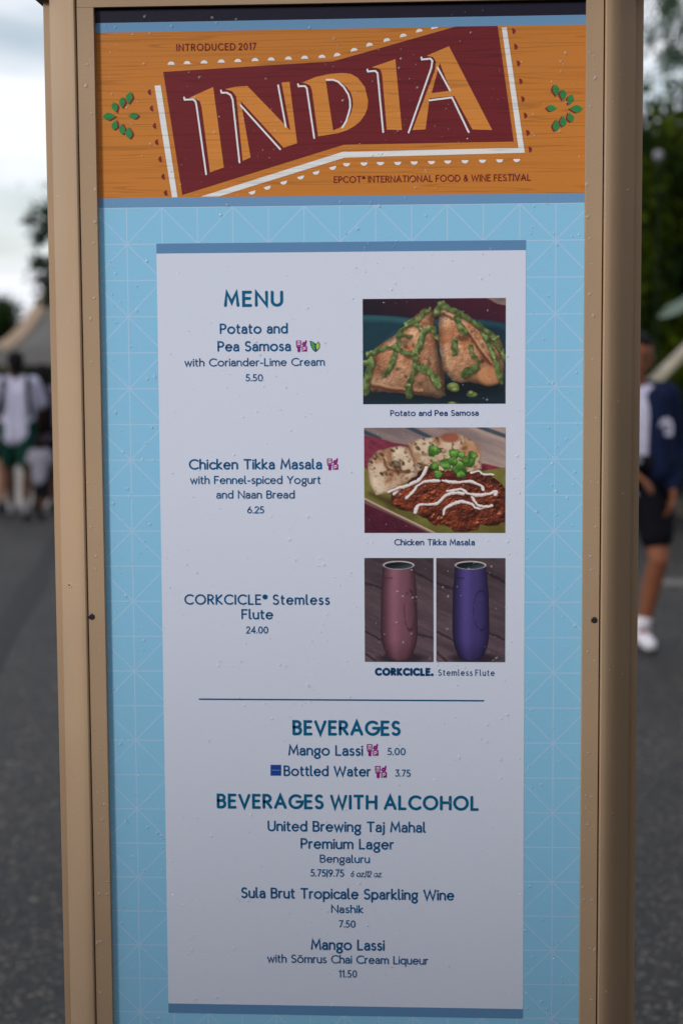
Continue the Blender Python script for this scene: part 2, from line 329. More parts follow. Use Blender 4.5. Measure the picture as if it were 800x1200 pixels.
for k in range(NS):
    ang = 2 * math.pi * k / NS; P = []
    for i in range(NR + 1):
        t = i / NR; r = hw * 1.08 * (1 - t) + .02; z = ze + (zt - ze) * (t ** 1.6) + .04; P.append((r * math.cos(ang), r * math.sin(ang), z))
    MB().tube(P, [.24] * (NR + 1), 6).build('seam_rib', trim_m, tent, True)
    MB().tube([(hw * 1.06 * math.cos(ang), hw * 1.06 * math.sin(ang), 0), (hw * 1.06 * math.cos(ang), hw * 1.06 * math.sin(ang), ze)], [.08, .08], 8).build('pole', trim_m, tent, True)

# ------------------------------------------------------------------ people
def capsule(mb, a, b, ra, rb, n=14, flat=1.0, side=None):
    """tapered capsule with rounded ends; flat squashes it along y"""
    a = Vector(a); b = Vector(b); d = b - a; Ld = d.length or 1e-4; d = d / Ld
    s = d.cross(Vector((0, 1, 0)) if abs(d.y) < .9 else Vector((1, 0, 0))).normalized(); u = d.cross(s)
    rings = []
    for k in range(5): t = math.pi / 2 * (1 - k / 4.0); rings.append((a - d * ra * math.sin(t), ra * math.cos(t)))
    for k in range(5): t = math.pi / 2 * (k / 4.0); rings.append((b + d * rb * math.sin(t), rb * math.cos(t)))
    base = len(mb.v)
    for c, r in rings:
        r = max(r, 1e-4)
        for k in range(n):
            th = 2 * math.pi * k / n; o_ = s * math.cos(th) * r + u * math.sin(th) * r; o_.y *= flat; mb.v.append(tuple(c + o_))
    for i in range(len(rings) - 1):
        for k in range(n): a0 = base + i * n + k; a1 = base + i * n + (k + 1) % n; mb.f.append((a0, a1, a1 + n, a0 + n))
    mb.f.append(tuple(base + k for k in range(n))[::-1]); mb.f.append(tuple(base + (len(rings) - 1) * n + k for k in range(n)))
def fused(mb, name, mat, parent, voxel):
    o = mb.build(name, mat, parent)
    m = o.modifiers.new('remesh', 'REMESH'); m.mode = 'VOXEL'; m.voxel_size = voxel; m.use_smooth_shade = True
    m2 = o.modifiers.new('smooth', 'SMOOTH'); m2.factor = .5; m2.iterations = 3
    return o
def hand(mb, wrist, direc, side_v, sc=1.0, curl=.5):
    """palm, four bent fingers and a thumb"""
    w = Vector(wrist); d = Vector(direc).normalized(); s = Vector(side_v); s = (s - d * s.dot(d)).normalized(); n_ = d.cross(s)
    for k in range(4): capsule(mb, w + s * (k - 1.5) * .012 * sc, w + d * .075 * sc + s * (k - 1.5) * .019 * sc, .014 * sc, .012 * sc, 8)
    for k, ln in enumerate((.068, .077, .072, .055)):
        b = w + d * .085 * sc + s * (k - 1.5) * .021 * sc; m1 = b + (d + n_ * curl * .6).normalized() * ln * .5 * sc; e_ = m1 + (d + n_ * curl * 1.8).normalized() * ln * .5 * sc
        capsule(mb, b, m1, .0095 * sc, .0085 * sc, 8); capsule(mb, m1, e_, .0085 * sc, .007 * sc, 8)
    tb = w + d * .025 * sc - s * .03 * sc; t1 = tb + (d * .6 - s * .75 + n_ * .3).normalized() * .04 * sc; t2 = t1 + (d - s * .2 + n_ * .5).normalized() * .032 * sc
    capsule(mb, tb, t1, .013 * sc, .011 * sc, 8); capsule(mb, t1, t2, .0105 * sc, .008 * sc, 8)
def person(loc, rz, label, h, J, skin, hair_m, clothes, voxel=.008, group='people walking on the asphalt', hair_long=False, face=True):
    """J: joints in a 1.70 m figure facing -y; scaled to h"""
    root = empty('person', loc, label, 'person', group, rz); k = h / 1.70; V_ = lambda q: Vector(q) * k
    mb = MB(); j = {a: V_(q) for a, q in J.items()}
    hd = j['head']
    capsule(mb, hd + V_((0, .012, .03)), hd + V_((0, .0, -.035)), .092 * k, .068 * k, 16, 1.1)
    capsule(mb, hd + V_((0, -.03, -.085)), hd + V_((0, -.045, -.095)), .035 * k, .024 * k)
    if face:
        capsule(mb, hd + V_((0, -.088, 0)), hd + V_((0, -.108, -.03)), .009 * k, .014 * k, 8)
        for s in (-1, 1): capsule(mb, hd + V_((s * .082, .01, .005)), hd + V_((s * .084, .014, -.03)), .014 * k, .010 * k, 8)
        capsule(mb, hd + V_((-.02, -.084, -.062)), hd + V_((.02, -.084, -.062)), .008 * k, .008 * k, 8)
    capsule(mb, hd + V_((0, .02, -.06)), j['neck'] + V_((0, .01, -.04)), .052 * k, .06 * k)
    ch = (j['ls'] + j['rs']) / 2; pel = (j['lh'] + j['rh']) / 2
    capsule(mb, j['ls'] * .8 + ch * .2, j['rs'] * .8 + ch * .2, .06 * k, .06 * k, 14, 1.0)
    capsule(mb, ch + V_((-.06, 0, -.10)), pel + V_((-.03, 0, .15)), .11 * k, .095 * k, 16, .9)
    capsule(mb, ch + V_((.06, 0, -.10)), pel + V_((.03, 0, .15)), .11 * k, .095 * k, 16, .9)
    capsule(mb, j['lh'] + V_((0, 0, .05)), j['rh'] + V_((0, 0, .05)), .1 * k, .1 * k, 14, .95)
    for s in 'lr':
        capsule(mb, j[s + 's'], j[s + 'e'], .05 * k, .04 * k); capsule(mb, j[s + 'e'], j[s + 'w'], .04 * k, .026 * k)
        dd = (j[s + 'w'] - j[s + 'e']).normalized(); hand(mb, j[s + 'w'] + dd * .015 * k, dd, Vector((0, -1, 0)) if abs(dd.y) < .8 else Vector((1, 0, 0)), k, .6)
        capsule(mb, j[s + 'h'], j[s + 'k'], .085 * k, .055 * k); m_ = j[s + 'k'].lerp(j[s + 'a'], .35) + V_((0, .02, 0))
        capsule(mb, j[s + 'k'], m_, .053 * k, .055 * k); capsule(mb, m_, j[s + 'a'], .055 * k, .036 * k)
        capsule(mb, j[s + 'a'] + V_((0, .01, -.02)), j[s + 't'] + V_((0, .04, 0)), .034 * k, .028 * k)
    fused(mb, 'body', skin, root, voxel * k)
    if face:
        for s in (-1, 1):
            mb = MB(); capsule(mb, hd + V_((s * .032, -.086, .012)), hd + V_((s * .034, -.086, .012)), .010 * k, .010 * k, 8); mb.build('eye', eye_m, root, True)
    mb = MB(); capsule(mb, hd + V_((0, .035, .055)), hd + V_((0, .04, -.02)), .095 * k, .08 * k, 16, 1.05)
    capsule(mb, hd + V_((-.03, -.03, .085)), hd + V_((.03, -.03, .085)), .045 * k, .045 * k)
    if hair_long: capsule(mb, hd + V_((0, .05, -.02)), hd + V_((0, .07, -.16)), .08 * k, .05 * k)
    fused(mb, 'hair', hair_m, root, voxel * 1.3 * k)
    def shirt(name, m, slv, low=.02, fat=.016, open_=0):
        mb = MB()
        capsule(mb, j['ls'] * .85 + ch * .15, j['rs'] * .85 + ch * .15, (.062 + fat) * k, (.062 + fat) * k, 14)
        for s in (-1, 1): capsule(mb, ch + V_((s * .065, 0, -.10)), pel + V_((s * .05, 0, low)), (.115 + fat) * k, (.105 + fat) * k, 16, .95)
        for s in 'lr':
            e_ = j[s + 's'].lerp(j[s + 'e'], min(1, slv)); capsule(mb, j[s + 's'], e_, (.055 + fat) * k, (.05 + fat) * k)
            if slv > 1: capsule(mb, j[s + 'e'], j[s + 'e'].lerp(j[s + 'w'], slv - 1), (.05 + fat) * k, (.036 + fat) * k)
        return fused(mb, name, m, root, voxel * 1.2 * k)
    def shorts(name, m, to, fat=.022):
        mb = MB(); capsule(mb, j['lh'] + V_((0, 0, .07)), j['rh'] + V_((0, 0, .07)), (.1 + fat) * k, (.1 + fat) * k, 14, .95)
        for s in 'lr':
            capsule(mb, j[s + 'h'], j[s + 'h'].lerp(j[s + 'k'], to), (.088 + fat) * k, (.068 + fat) * k)
        return fused(mb, name, m, root, voxel * 1.2 * k)
    def shoe(s, m):
        mb = MB(); a_ = j[s + 'a']; t_ = j[s + 't']
        capsule(mb, a_ + V_((0, .03, -.045)), t_ + V_((0, 0, .01)), .042 * k, .038 * k); capsule(mb, a_ + V_((0, .01, .035)), a_ + V_((0, .02, -.03)), .045 * k, .046 * k)
        o = fused(mb, 'shoe', m, root, voxel * 1.2 * k)
        mb = MB(); d_ = (t_ - a_); d_.z = 0; d_.normalize(); s_ = Vector((-d_.y, d_.x, 0)); z0 = min(a_.z - .085 * k, t_.z - .035 * k)
        loop = [a_ - d_ * .065 * k - s_ * .03 * k, a_ - d_ * .065 * k + s_ * .03 * k, t_ + s_ * .045 * k, t_ + d_ * .035 * k + s_ * .02 * k, t_ + d_ * .035 * k - s_ * .02 * k, t_ - s_ * .045 * k]
        vs = [(q.x, q.y, (a_.z - .088 * k) if i in (0, 1) else (t_.z - .036 * k)) for i, q in enumerate(loop)]; vs2 = [(x, y, z + .02 * k) for x, y, z in vs]
        n6 = len(vs); mesh('sole', vs + vs2, [tuple(range(n6))[::-1], tuple(range(n6, 2 * n6))] + [(i, (i + 1) % n6, (i + 1) % n6 + n6, i + n6) for i in range(n6)], sole_m, o)
        return o
    clothes(root, j, V_, shirt, shorts, shoe, k)
    return root
cloth = lambda n_, c: vary(newmat(n_, c, .9, 0, .1), 12, .12, bump=.3, bscale=25)
eye_m = newmat('eye_dark', (.02, .015, .012), .3); sole_m = newmat('rubber_sole', (.02, .02, .02), .7)
skin_brown = vary(newmat('skin_brown', (.17, .062, .032), .6, 0, .15), 6, .1); skin_dark = vary(newmat('skin_dark', (.05, .022, .015), .6, 0, .15), 6, .1); skin_pink = vary(newmat('skin_light', (.22, .11, .07), .6, 0, .15), 6, .1)
hair_b = newmat('hair_black', (.006, .005, .006), .7, 0, .08)
white_c = cloth('white_cotton', (.36, .35, .46)); navy_c = cloth('navy_cloth', (.004, .008, .028)); black_c = cloth('black_cloth', (.0035, .0035, .006)); green_c = cloth('dark_green_cloth', (.003, .026, .018)); grey_c = cloth('grey_cloth', (.17, .165, .2)); pink_c = cloth('pink_cloth', (.20, .15, .22)); white_sh = newmat('white_trainer', (.55, .53, .58), .7, 0, .2); grey_sh = newmat('grey_trainer', (.14, .13, .15), .7, 0, .2)
stand = dict(head=(0, 0, 1.575), neck=(0, .01, 1.44), ls=(.17, 0, 1.38), rs=(-.17, 0, 1.38), le=(.24, .02, 1.10), re=(-.24, .02, 1.10), lw=(.25, -.05, .86), rw=(-.25, -.05, .86),
             lh=(.085, 0, .88), rh=(-.085, 0, .88), lk=(.10, -.03, .48), rk=(-.10, .02, .48), la=(.10, .05, .09), ra=(-.10, .06, .09), lt=(.11, -.10, .035), rt=(-.11, -.08, .035))
walk = dict(stand); walk.update(lk=(.10, -.14, .50), la=(.10, -.20, .09), lt=(.10, -.34, .04), rk=(-.10, .03, .47), ra=(-.10, .30, .14), rt=(-.10, .20, .035), le=(.25, .10, 1.12), lw=(.24, .02, .87), re=(-.25, -.05, 1.12), rw=(-.23, -.2, .92))
# right: person in navy jacket
YP = 7.35
def u_(px, py, ry=0):  # pixel -> local joint of the right person (1.70 units)
    q = at(px, py, YP + ry); return ((q.x - PX) / KP, ry / KP, q.z / KP)
PX = at(743, 600, YP).x; KP = 1.72 / 1.70
JR = dict(stand)
JR['head'] = (0, -.02, 1.585); JR['ls'] = (.16, 0, 1.385); JR['rs'] = (-.17, 0, 1.385)
JR['le'] = (.215, .03, 1.10); JR['lw'] = u_(788, 574, -.12); JR['re'] = (-.24, .04, 1.12); JR['rw'] = (-.03, -.22, .98)
JR['lh'] = (.09, 0, .90); JR['lk'] = u_(771, 655, -.10); JR['la'] = u_(752, 722, .02); JR['lt'] = u_(761, 752, -.14)
JR['la'] = (JR['la'][0], .02, .11); JR['lt'] = (JR['lt'][0], -.13, .04)
JR['rk'] = (-.12, .08, .50); JR['ra'] = (-.12, .36, .2); JR['rt'] = (-.12, .28, .07)
def clothR(root, j, V_, shirt, shorts, shoe, k):
    shirt('white_t_shirt', white_c, .4, .0, .002)
    # open jacket: two front halves and a back, sleeves to the wrist
    ch = (j['ls'] + j['rs']) / 2; pel = (j['lh'] + j['rh']) / 2
    mb = MB()
    for s in (-1, 1):
        capsule(mb, ch + V_((s * .118, -.006, -.02)), pel + V_((s * .125, -.006, .10)), .076 * k, .094 * k, 16, 1.8)
        capsule(mb, ch + V_((s * .10, .05, -.04)), pel + V_((s * .07, .05, .10)), .10 * k, .10 * k, 16, .9)
        capsule(mb, ch + V_((s * .05, .04, .05)), ch + V_((s * .155, .0, .01)), .04 * k, .07 * k)
    for s in 'lr':
        capsule(mb, j[s + 's'], j[s + 'e'], .078 * k, .068 * k); capsule(mb, j[s + 'e'], j[s + 'e'].lerp(j[s + 'w'], .9), .068 * k, .046 * k)
    fused(mb, 'jacket', navy_c, root, .010 * k)
    for i_ in range(2):
        pass
    # chest emblem: a rounded shield with two bars, lying on the jacket front
    c = ch + V_((.150, -.152, -.165)); v = []; f = []
    out = [(-.034, -.045), (.034, -.045), (.037, .01), (.028, .04), (0, .055), (-.028, .04), (-.037, .01)]
    v = [(c.x + x * k, c.y, c.z + z * k) for x, z in out] + [(c.x + x * k, c.y + .012, c.z + z * k) for x, z in out]
    f = [tuple(range(7))] + [(i, (i + 1) % 7, (i + 1) % 7 + 7, i + 7) for i in range(7)]
    em = mesh('chest_emblem', v, f, newmat('emblem_white', (.30, .29, .38), .8), root)
    vb, fb = [], []
    mb = MB()
    for z in (-.02, .005): mb.box(c.x - .02 * k, c.x + .02 * k, c.y - .003, c.y - .0005, c.z + z * k, c.z + (z + .010) * k)
    mb.build('emblem_bar', navy_c, em)
    shorts('shorts', black_c, .66, .03)
    for s in 'lr': shoe(s, white_sh)
    mb = MB()
    for s in 'lr':
        mb = MB(); capsule(mb, j[s + 'a'] + V_((0, 0, .02)), j[s + 'a'] + (j[s + 'k'] - j[s + 'a']).normalized() * .06 * k, .043 * k, .044 * k); fused(mb, 'sock', white_sh, root, .012)
    mb = MB(); capsule(mb, pel + V_((-.13, -.12, .14)), pel + V_((.15, -.12, .13)), .05 * k, .05 * k, 12, .7); fused(mb, 'waist_bag', black_c, root, .012)
    mb = MB(); capsule(mb, pel + V_((-.02, -.165, .15)), pel + V_((.0, -.168, .15)), .018, .018, 10); mb.build('bag_badge', grey_c, root, True)
person((PX, YP, 0), 0, 'person in a dark navy jacket over a white T-shirt walking past the right post', 1.72, JR, skin_brown, hair_b, clothR, .0075)

# left group
YL = floor_at(20, 606).y
def clothA(root, j, V_, shirt, shorts, shoe, k):
    shirt('t_shirt', white_c, .75, -.02, .03); shorts('shorts', green_c, .75, .03)
    for s in 'lr': shoe(s, grey_sh)
    ch = (j['ls'] + j['rs']) / 2; mb = MB()
    for s in (-1, 1):
        mb.tube([ch + V_((s * .11, -.10, .03)), ch + V_((s * .12, .0, .09)), ch + V_((s * .125, .14, 0)), ch + V_((s * .14, .155, -.18)), ch + V_((s * .155, .10, -.33))], [.024 * k] * 5, 6)
    mb.build('bag_strap', black_c, root, True)
def clothB(root, j, V_, shirt, shorts, shoe, k):
    shirt('top', pink_c, .5, .0, .02); shorts('shorts', black_c, .8)
    for s in 'lr': shoe(s, black_c)
    mb = MB(); ch = (j['ls'] + j['rs']) / 2; capsule(mb, ch + V_((0, .17, -.05)), ch + V_((0, .18, -.34)), .14 * k, .15 * k, 14, .6); fused(mb, 'backpack', black_c, root, .015)
def clothC(root, j, V_, shirt, shorts, shoe, k):
    shirt('shirt', grey_c, .6, -.05, .03); shorts('trousers', black_c, 1.0)
    for s in 'lr': shoe(s, black_c)
def clothD(root, j, V_, shirt, shorts, shoe, k):
    shirt('top', pink_c, .6, 0, .02); shorts('shorts', black_c, .5)
    for s in 'lr': shoe(s, black_c)
q = at(23, 600, YL); person((q.x, YL, 0), R(180 + 8), 'person seen from behind in a white T-shirt and dark green shorts', 1.66, walk, skin_dark, hair_b, clothA, .012, face=False)
q = at(50, 600, YL + .5); person((q.x + .04, YL + .5, 0), R(180), 'person with black backpack walking between the white T-shirt and the left post', 1.53, stand, skin_dark, hair_b, clothB, .012, face=False, hair_long=True)
q = at(49, 600, YL - .25); person((q.x, YL - .25, 0), R(170), 'small child in a grey shirt walking next to the left post', .82, walk, skin_dark, hair_b, clothC, .012, face=False)
q = at(-7, 600, YL + .4); person((q.x, YL + .4, 0), R(185), 'person in a pale pink top cut off by the left edge', 1.55, stand, skin_pink, hair_b, clothD, .012, face=False)
for i, (px, dy, hh, lab, cf) in enumerate([(96, 3.5, 1.6, 'person in a grey shirt farther back hidden by the left post', clothC), (140, 1.2, 1.66, 'person in a pink top walking hidden behind the board', clothB)]):
    q = at(px, 600, YL + dy); person((q.x, YL + dy, 0), R(160 + 30 * i), lab, hh, walk, skin_dark, hair_b, cf, .014, face=False)

# ================================================================== the menu board
board = empty('menu_board', (0, 0, 0), 'tan framed menu sign with an orange INDIA banner over a rain-wet white menu', 'menu board')
tan = vary(newmat('tan_paint', (.44, .300, .190), .5, 0, .3), 3, .09, bump=.12, bscale=160, dist=.0006)
dark_gap = newmat('dark_gap', (.02, .017, .015), .9)
Y0 = 0.0; YF = -.008
ox0, ox1 = at(110.6, 300, YF).x, at(685.4, 300, YF).x
xo_l = (at(110, 10, YF).x + at(127, 900, YF).x) / 2; xo_r = (at(687, 0, YF).x + at(680, 900, YF).x) / 2
z_top = at(400, 3.5, YF).z; z_bot = at(400, 1262, YF).z
ZP1 = z_top + .085
def profile_obj(name, prof, sgn, xo, z0, z1, mat, smooth=False, zt=None):
    v = []; n = len(prof)
    for z in (z0, z1):
        for (o, y) in prof: v.append((xo + sgn * o, y, z))
    f = [(i, (i + 1) % n, (i + 1) % n + n, i + n) for i in range(n)]
    f += [tuple(range(n)), tuple(range(2 * n - 1, n - 1, -1))]
    return mesh(name, v, f, mat, board, smooth)
cover = [(.0223, .02), (.0223, -.0075)] + [(.0228, -.0092), (.0242, -.0102)]
for k in range(1, 15):
    t = k / 14; cover.append((.0250 + .0375 * t ** .95, -.0105 + .0405 * t ** 1.55))
cover += [(.0625, .044), (.0223, .044)]
for sgn, xo in ((-1, xo_l), (1, xo_r)):
    o = profile_obj('inner_trim', [(0, .018), (0, YF + .0008), (.0006, YF), (.0203, YF), (.0209, YF + .0007), (.0209, .018)], sgn, xo, z_bot - .03, z_top, tan)
    profile_obj('gap_strip', [(.0209, .012), (.0209, -.004), (.0223, -.004), (.0223, .012)], sgn, xo, z_bot - .09, ZP1, dark_gap)
    o = profile_obj('post_cover', cover, sgn, xo, .02, ZP1, tan)
    o.data.polygons.foreach_set('use_smooth', [True] * len(o.data.polygons)); o.data.set_sharp_from_angle(angle=R(35))
    profile_obj('back_flange', [(.0625, .0445), (.0735, .0445), (.0735, .075), (.0, .075), (.0, .0445)], sgn, xo, .02, ZP1, tan)
    mb = MB(); zc = at(54, 1.0, .05).z
    xa, xb = sorted((xo + sgn * .064, xo + sgn * .083)); mb.box(xa, xb, .030, .088, zc, ZP1 + .004); mb.build('end_cap', vary(newmat('dark_brown_cap', (.05, .03, .022), .5), 8, .2), board)
    # foot plate on the ground with four bolts
    mb = MB(); xa, xb = sorted((xo - sgn * .03, xo + sgn * .10)); mb.box(xa, xb, -.09, .15, .004, .02); ft = mb.build('foot_plate', tan, board)
    for bx_ in (xa + .018, xb - .018):
        for by in (-.07, .13): MB().tube([(bx_, by, .02), (bx_, by, .032)], [.009, .009], 6).build('bolt', dark_gap, ft)
    # corner screw
    px_, py_ = (107.5, 722.5) if sgn < 0 else (695.5, 726.5)
    c = at(px_, py_, YF); mb = MB(); mb.tube([(c.x, YF - .0001, c.z), (c.x, YF - .0012, c.z), (c.x, YF - .0014, c.z)], [.0040, .0036, .0031], 20)
    sc_ = mb.build('screw', newmat('screw_steel', (.10, .09, .09), .35, .8), board)
    mb = MB()
    for a in (20, 110):
        d = Vector((math.cos(R(a)), 0, math.sin(R(a)))) * .0024; e_ = Vector((-d.z, 0, d.x)) * .26
        yy = YF - .00145 - (.00006 if a > 90 else 0); n_ = len(mb.v); mb.v += [tuple(Vector((c.x, yy, c.z)) + q) for q in (d + e_, -d + e_, -d - e_, d - e_)]; mb.f.append((n_, n_ + 1, n_ + 2, n_ + 3))
    mb.build('slot', dark_gap, sc_)
xw0, xw1 = xo_l - .0207, xo_r + .0207
MB().box(xw0 + .0001, xw1 - .0001, YF, .018, z_top + .0003, ZP1).build('head_rail', tan, board)
MB().box(xw0 + .0001, xw1 - .0001, YF, .018, z_bot - .085, z_bot - .0303).build('bottom_rail', tan, board)
MB().box(xo_l + .0002, xo_r - .0002, YF + .0002, .018, z_bot - .03, z_bot).build('sill_trim', tan, board)
MB().box(xo_l - .02, xo_r + .02, .019, .043, z_bot - .08, ZP1 - .005).build('back_panel', tan, board)
MB().box(xo_l - .09, xo_r + .09, -.12, .095, ZP1 + .0045, ZP1 + .03).build('shade_top_cap', vary(newmat('dark_brown_top', (.06, .038, .028), .5), 8, .2), board)  # cap's forward overhang is added, out of view, to shade the banner top
# dent on the left cover
c = at(80, 687, .0)
cov_y = lambda x: -.0105 + .0405 * max(0, (xo_l - x - .025) / .0375) ** (1.55 / .95)
v = []; f = []
for i, (r, y) in enumerate([(1.25, .0003), (1.0, -.0007), (.75, -.0004), (.3, -.0003)]):
    for k in range(16): a = 2 * math.pi * k / 16; xq = c.x + .0046 * r * math.cos(a); v.append((xq, cov_y(xq) + y, c.z + .0030 * r * math.sin(a) + .0006 * r * math.cos(a)))
for i in range(3):
    for k in range(16): a0 = i * 16 + k; a1 = i * 16 + (k + 1) % 16; f.append((a0, a1, a1 + 16, a0 + 16))
f.append(tuple(48 + k for k in range(16))[::-1]); mesh('paint_blister', v, f, tan, board, True)

# ---- printed sheet
K = 1.40
def alb(c, k=K): return tuple(min(.9, v * k) for v in lin(c))
def printmat(name, c, grain=False, k=K, rough=.42):
    m = newmat(name, alb(c, k), rough); m.node_tree.nodes['Principled BSDF'].inputs['Specular IOR Level'].default_value = .22
    b = m.node_tree.nodes['Principled BSDF']
    t = N(m, 'ShaderNodeTexCoord')
    if grain:
        mp_ = N(m, 'ShaderNodeMapping'); mp_.inputs['Scale'].default_value = (1.1, 1, 42)
        n = N(m, 'ShaderNodeTexNoise'); n.inputs['Scale'].default_value = 1.35; n.inputs['Detail'].default_value = 2.5; n.inputs['Distortion'].default_value = .35
        L(m, t.outputs['Object'], mp_.inputs[0]); L(m, mp_.outputs[0], n.inputs['Vector'])
        r = N(m, 'ShaderNodeValToRGB'); e = r.color_ramp.elements; e[0].position = 0; e[0].color = (1, 1, 1, 1); e[1].position = 1; e[1].color = (1, 1, 1, 1)
        for p_, cval in ((.36, 1), (.375, .72), (.39, .97), (.455, 1), (.467, .66), (.48, .97), (.56, 1), (.57, .70), (.585, .98), (.64, .82), (.66, 1)):
            x = e.new(p_); x.color = (cval, cval * .97, cval * .95, 1)
        L(m, n.outputs[0], r.inputs[0])
        mu = N(m, 'ShaderNodeMix'); mu.data_type = 'RGBA'; mu.blend_type = 'MULTIPLY'; mu.inputs[0].default_value = .85
        mu.inputs[6].default_value = (*alb(c, k), 1); L(m, r.outputs[0], mu.inputs[7]); L(m, mu.outputs[2], b.inputs['Base Color'])
    # vinyl orange peel
    n3 = N(m, 'ShaderNodeTexNoise'); n3.inputs['Scale'].default_value = 260; n3.inputs['Detail'].default_value = 3; L(m, t.outputs['Object'], n3.inputs['Vector'])
    bp = N(m, 'ShaderNodeBump'); bp.inputs['Strength'].default_value = .25; bp.inputs['Distance'].default_value = .0004; L(m, n3.outputs[0], bp.inputs['Height']); L(m, bp.outputs[0], b.inputs['Normal'])
    return m
blue = printmat('print_light_blue', (124, 176, 206))
def blue_nodes(m):
    b = m.node_tree.nodes['Principled BSDF']; t = N(m, 'ShaderNodeTexCoord'); s = N(m, 'ShaderNodeSeparateXYZ'); L(m, t.outputs['Object'], s.inputs[0])
    def M(op, a, b2=None, c2=None):
        n = N(m, 'ShaderNodeMath'); n.operation = op
        for i, v in enumerate((a, b2, c2)):
            if v is None: continue
            if isinstance(v, (int, float)): n.inputs[i].default_value = v
            else: L(m, v, n.inputs[i])
        return n.outputs[0]
    a = M('DIVIDE', M('SUBTRACT', s.outputs[0], -.3828), .04344); c = M('DIVIDE', M('SUBTRACT', s.outputs[2], CAM_H + .1326), .04411)
    d1 = M('PINGPONG', a, .5); d2 = M('PINGPONG', c, .5); d3 = M('MULTIPLY', M('PINGPONG', M('ADD', a, c), 1.0), .7071); d4 = M('MULTIPLY', M('PINGPONG', M('SUBTRACT', a, c), 1.0), .7071)
    dm = M('MINIMUM', M('MINIMUM', d1, d2), M('MINIMUM', d3, d4))
    mask = M('MULTIPLY', M('LESS_THAN', dm, .0155), .62)
    mu = N(m, 'ShaderNodeMix'); mu.data_type = 'RGBA'; mu.inputs[6].default_value = (*alb((124, 176, 206)), 1); mu.inputs[7].default_value = (*alb((164, 184, 212)), 1)
    L(m, mask, mu.inputs[0]); L(m, mu.outputs[2], b.inputs['Base Color'])
blue_nodes(blue)
LY = .0003
def flat(name, pts, layer, mat, parent, hole=None):
    """flat print on the sheet; pts in photograph pixels"""
    loops = [[at(x, y, Y0) for x, y in pts]] + ([[at(x, y, Y0) for x, y in hole]] if hole else [])
    V2 = [[Vector((p.x, p.z, 0)) for p in l] for l in loops]; tr = tessellate_polygon(V2)
    v = [(p.x, -layer * LY, p.z) for l in loops for p in l]
    fs = []
    for t in tr:
        a, b, c = (v[i] for i in t); cr_ = (b[0] - a[0]) * (c[2] - a[2]) - (b[2] - a[2]) * (c[0] - a[0]); fs.append(tuple(t) if cr_ > 0 else tuple(reversed(t)))
    return mesh(name, v, fs, mat, parent)
def rect(name, x0, x1, z0, z1, layer, mat, parent):
    y = -layer * LY; return mesh(name, [(x0, y, z0), (x1, y, z0), (x1, y, z1), (x0, y, z1)], [(0, 1, 2, 3)], mat, parent)
PX0, PX1 = xo_l - .003, xo_r + .003
sheet = MB().box(PX0, PX1, 0, .004, z_bot - .004, z_top + .004).build('poster', blue, board)
zz = lambda px, py: at(px, py, Y0).z
rect('dark_header_band', PX0, PX1, zz(400, 22.2), z_top + .004, 1, printmat('band_dark_navy', (26, 24, 40)), sheet)  # flat dark navy strip along the top edge of the sheet
steel = printmat('print_steel_blue', (96, 134, 170)); steel2 = printmat('print_steel_blue_panel', (84, 122, 160))
rect('blue_header_stripe', PX0, PX1, zz(400, 33.7), zz(400, 22.2), 1, steel, sheet)
wood = printmat('print_orange_wood', (178, 112, 48), True); red = printmat('print_maroon', (100, 32, 38), True); orange = printmat('print_orange_letter', (190, 122, 56), True)
whitep = printmat('print_white', (206, 208, 222), True); dotw = printmat('print_dot_white', (206, 206, 214)); green = printmat('print_leaf_green', (44, 122, 66), True); redd = printmat('print_dot_maroon', (112, 36, 42))
banner = rect('banner', PX0, PX1, zz(400, 229.4), zz(400, 33.7), 1, wood, board)
rect('blue_banner_stripe', PX0, PX1, zz(400, 240.2), zz(400, 229.4), 1, steel, sheet)
flat('banner_panel', [(191.5, 84.3), (390.3, 72), (533.8, 31.2), (582.5, 30.5), (601.3, 165.8), (402.6, 169.5), (213.8, 228.3)], 2, red, banner)
flat('banner_stripe', [(181.3, 100.5), (188.5, 100), (208.3, 231.3), (201.8, 231.5)], 2, whitep, banner)
flat('banner_stripe', [(235, 230.6), (300, 210), (401.5, 178), (607, 173.4), (587.5, 32.5), (593.2, 32), (614.4, 179), (403.8, 184.8), (300, 216.8), (257, 230.3)], 2, whitep, banner)
LET = {
 'I': [[(221.8, 114.8), (250, 102), (262.5, 196.3), (246.3, 202), (236.5, 126), (234.5, 119), (231, 116.8)]],
 'N': [[(263.8, 104.5), (276, 101.8), (290, 100.9), (340.3, 153), (330, 96.8), (339.2, 95.9), (348.2, 167.9), (332.4, 173.3), (282.3, 118.5), (293.8, 184.5), (284.5, 188.8), (277, 113), (272, 107)]],
 'D': [[(354.3, 96.8), (370, 90.3), (386, 86.8), (401.5, 85.6), (411, 86.7), (419, 91.2), (427.4, 102), (431.2, 117.8), (430.4, 127), (427.4, 134.6), (422, 142.2), (415, 148), (407, 152.5), (397, 156), (372.7, 160), (365.5, 106), (363.5, 100.5), (359, 98.3)],
       [(381.7, 95.3), (392.5, 95), (399.5, 97), (406, 102), (411, 108.8), (413.2, 116.6), (413.4, 124), (411.6, 131.3), (408.6, 138.5), (403.8, 144.8), (398, 149.7), (390.3, 153)]],
 'I2': [[(435.3, 79), (463, 69.5), (470.8, 152.5), (453, 152), (447.6, 88), (446, 82), (442, 80)]],
 'A': [[(499.5, 65.5), (525.8, 54.3), (576.3, 152.5), (553.3, 151.8), (531.8, 112.5), (503, 115.5), (498.3, 151.8), (483, 152.5), (509.5, 82), (510.5, 72), (507, 67)],
       [(515, 73.8), (527.5, 106.3), (505.5, 109.3)]]}
for kx, lp_ in LET.items(): flat('letter', lp_[0], 3, orange, banner, lp_[1] if len(lp_) > 1 else None)

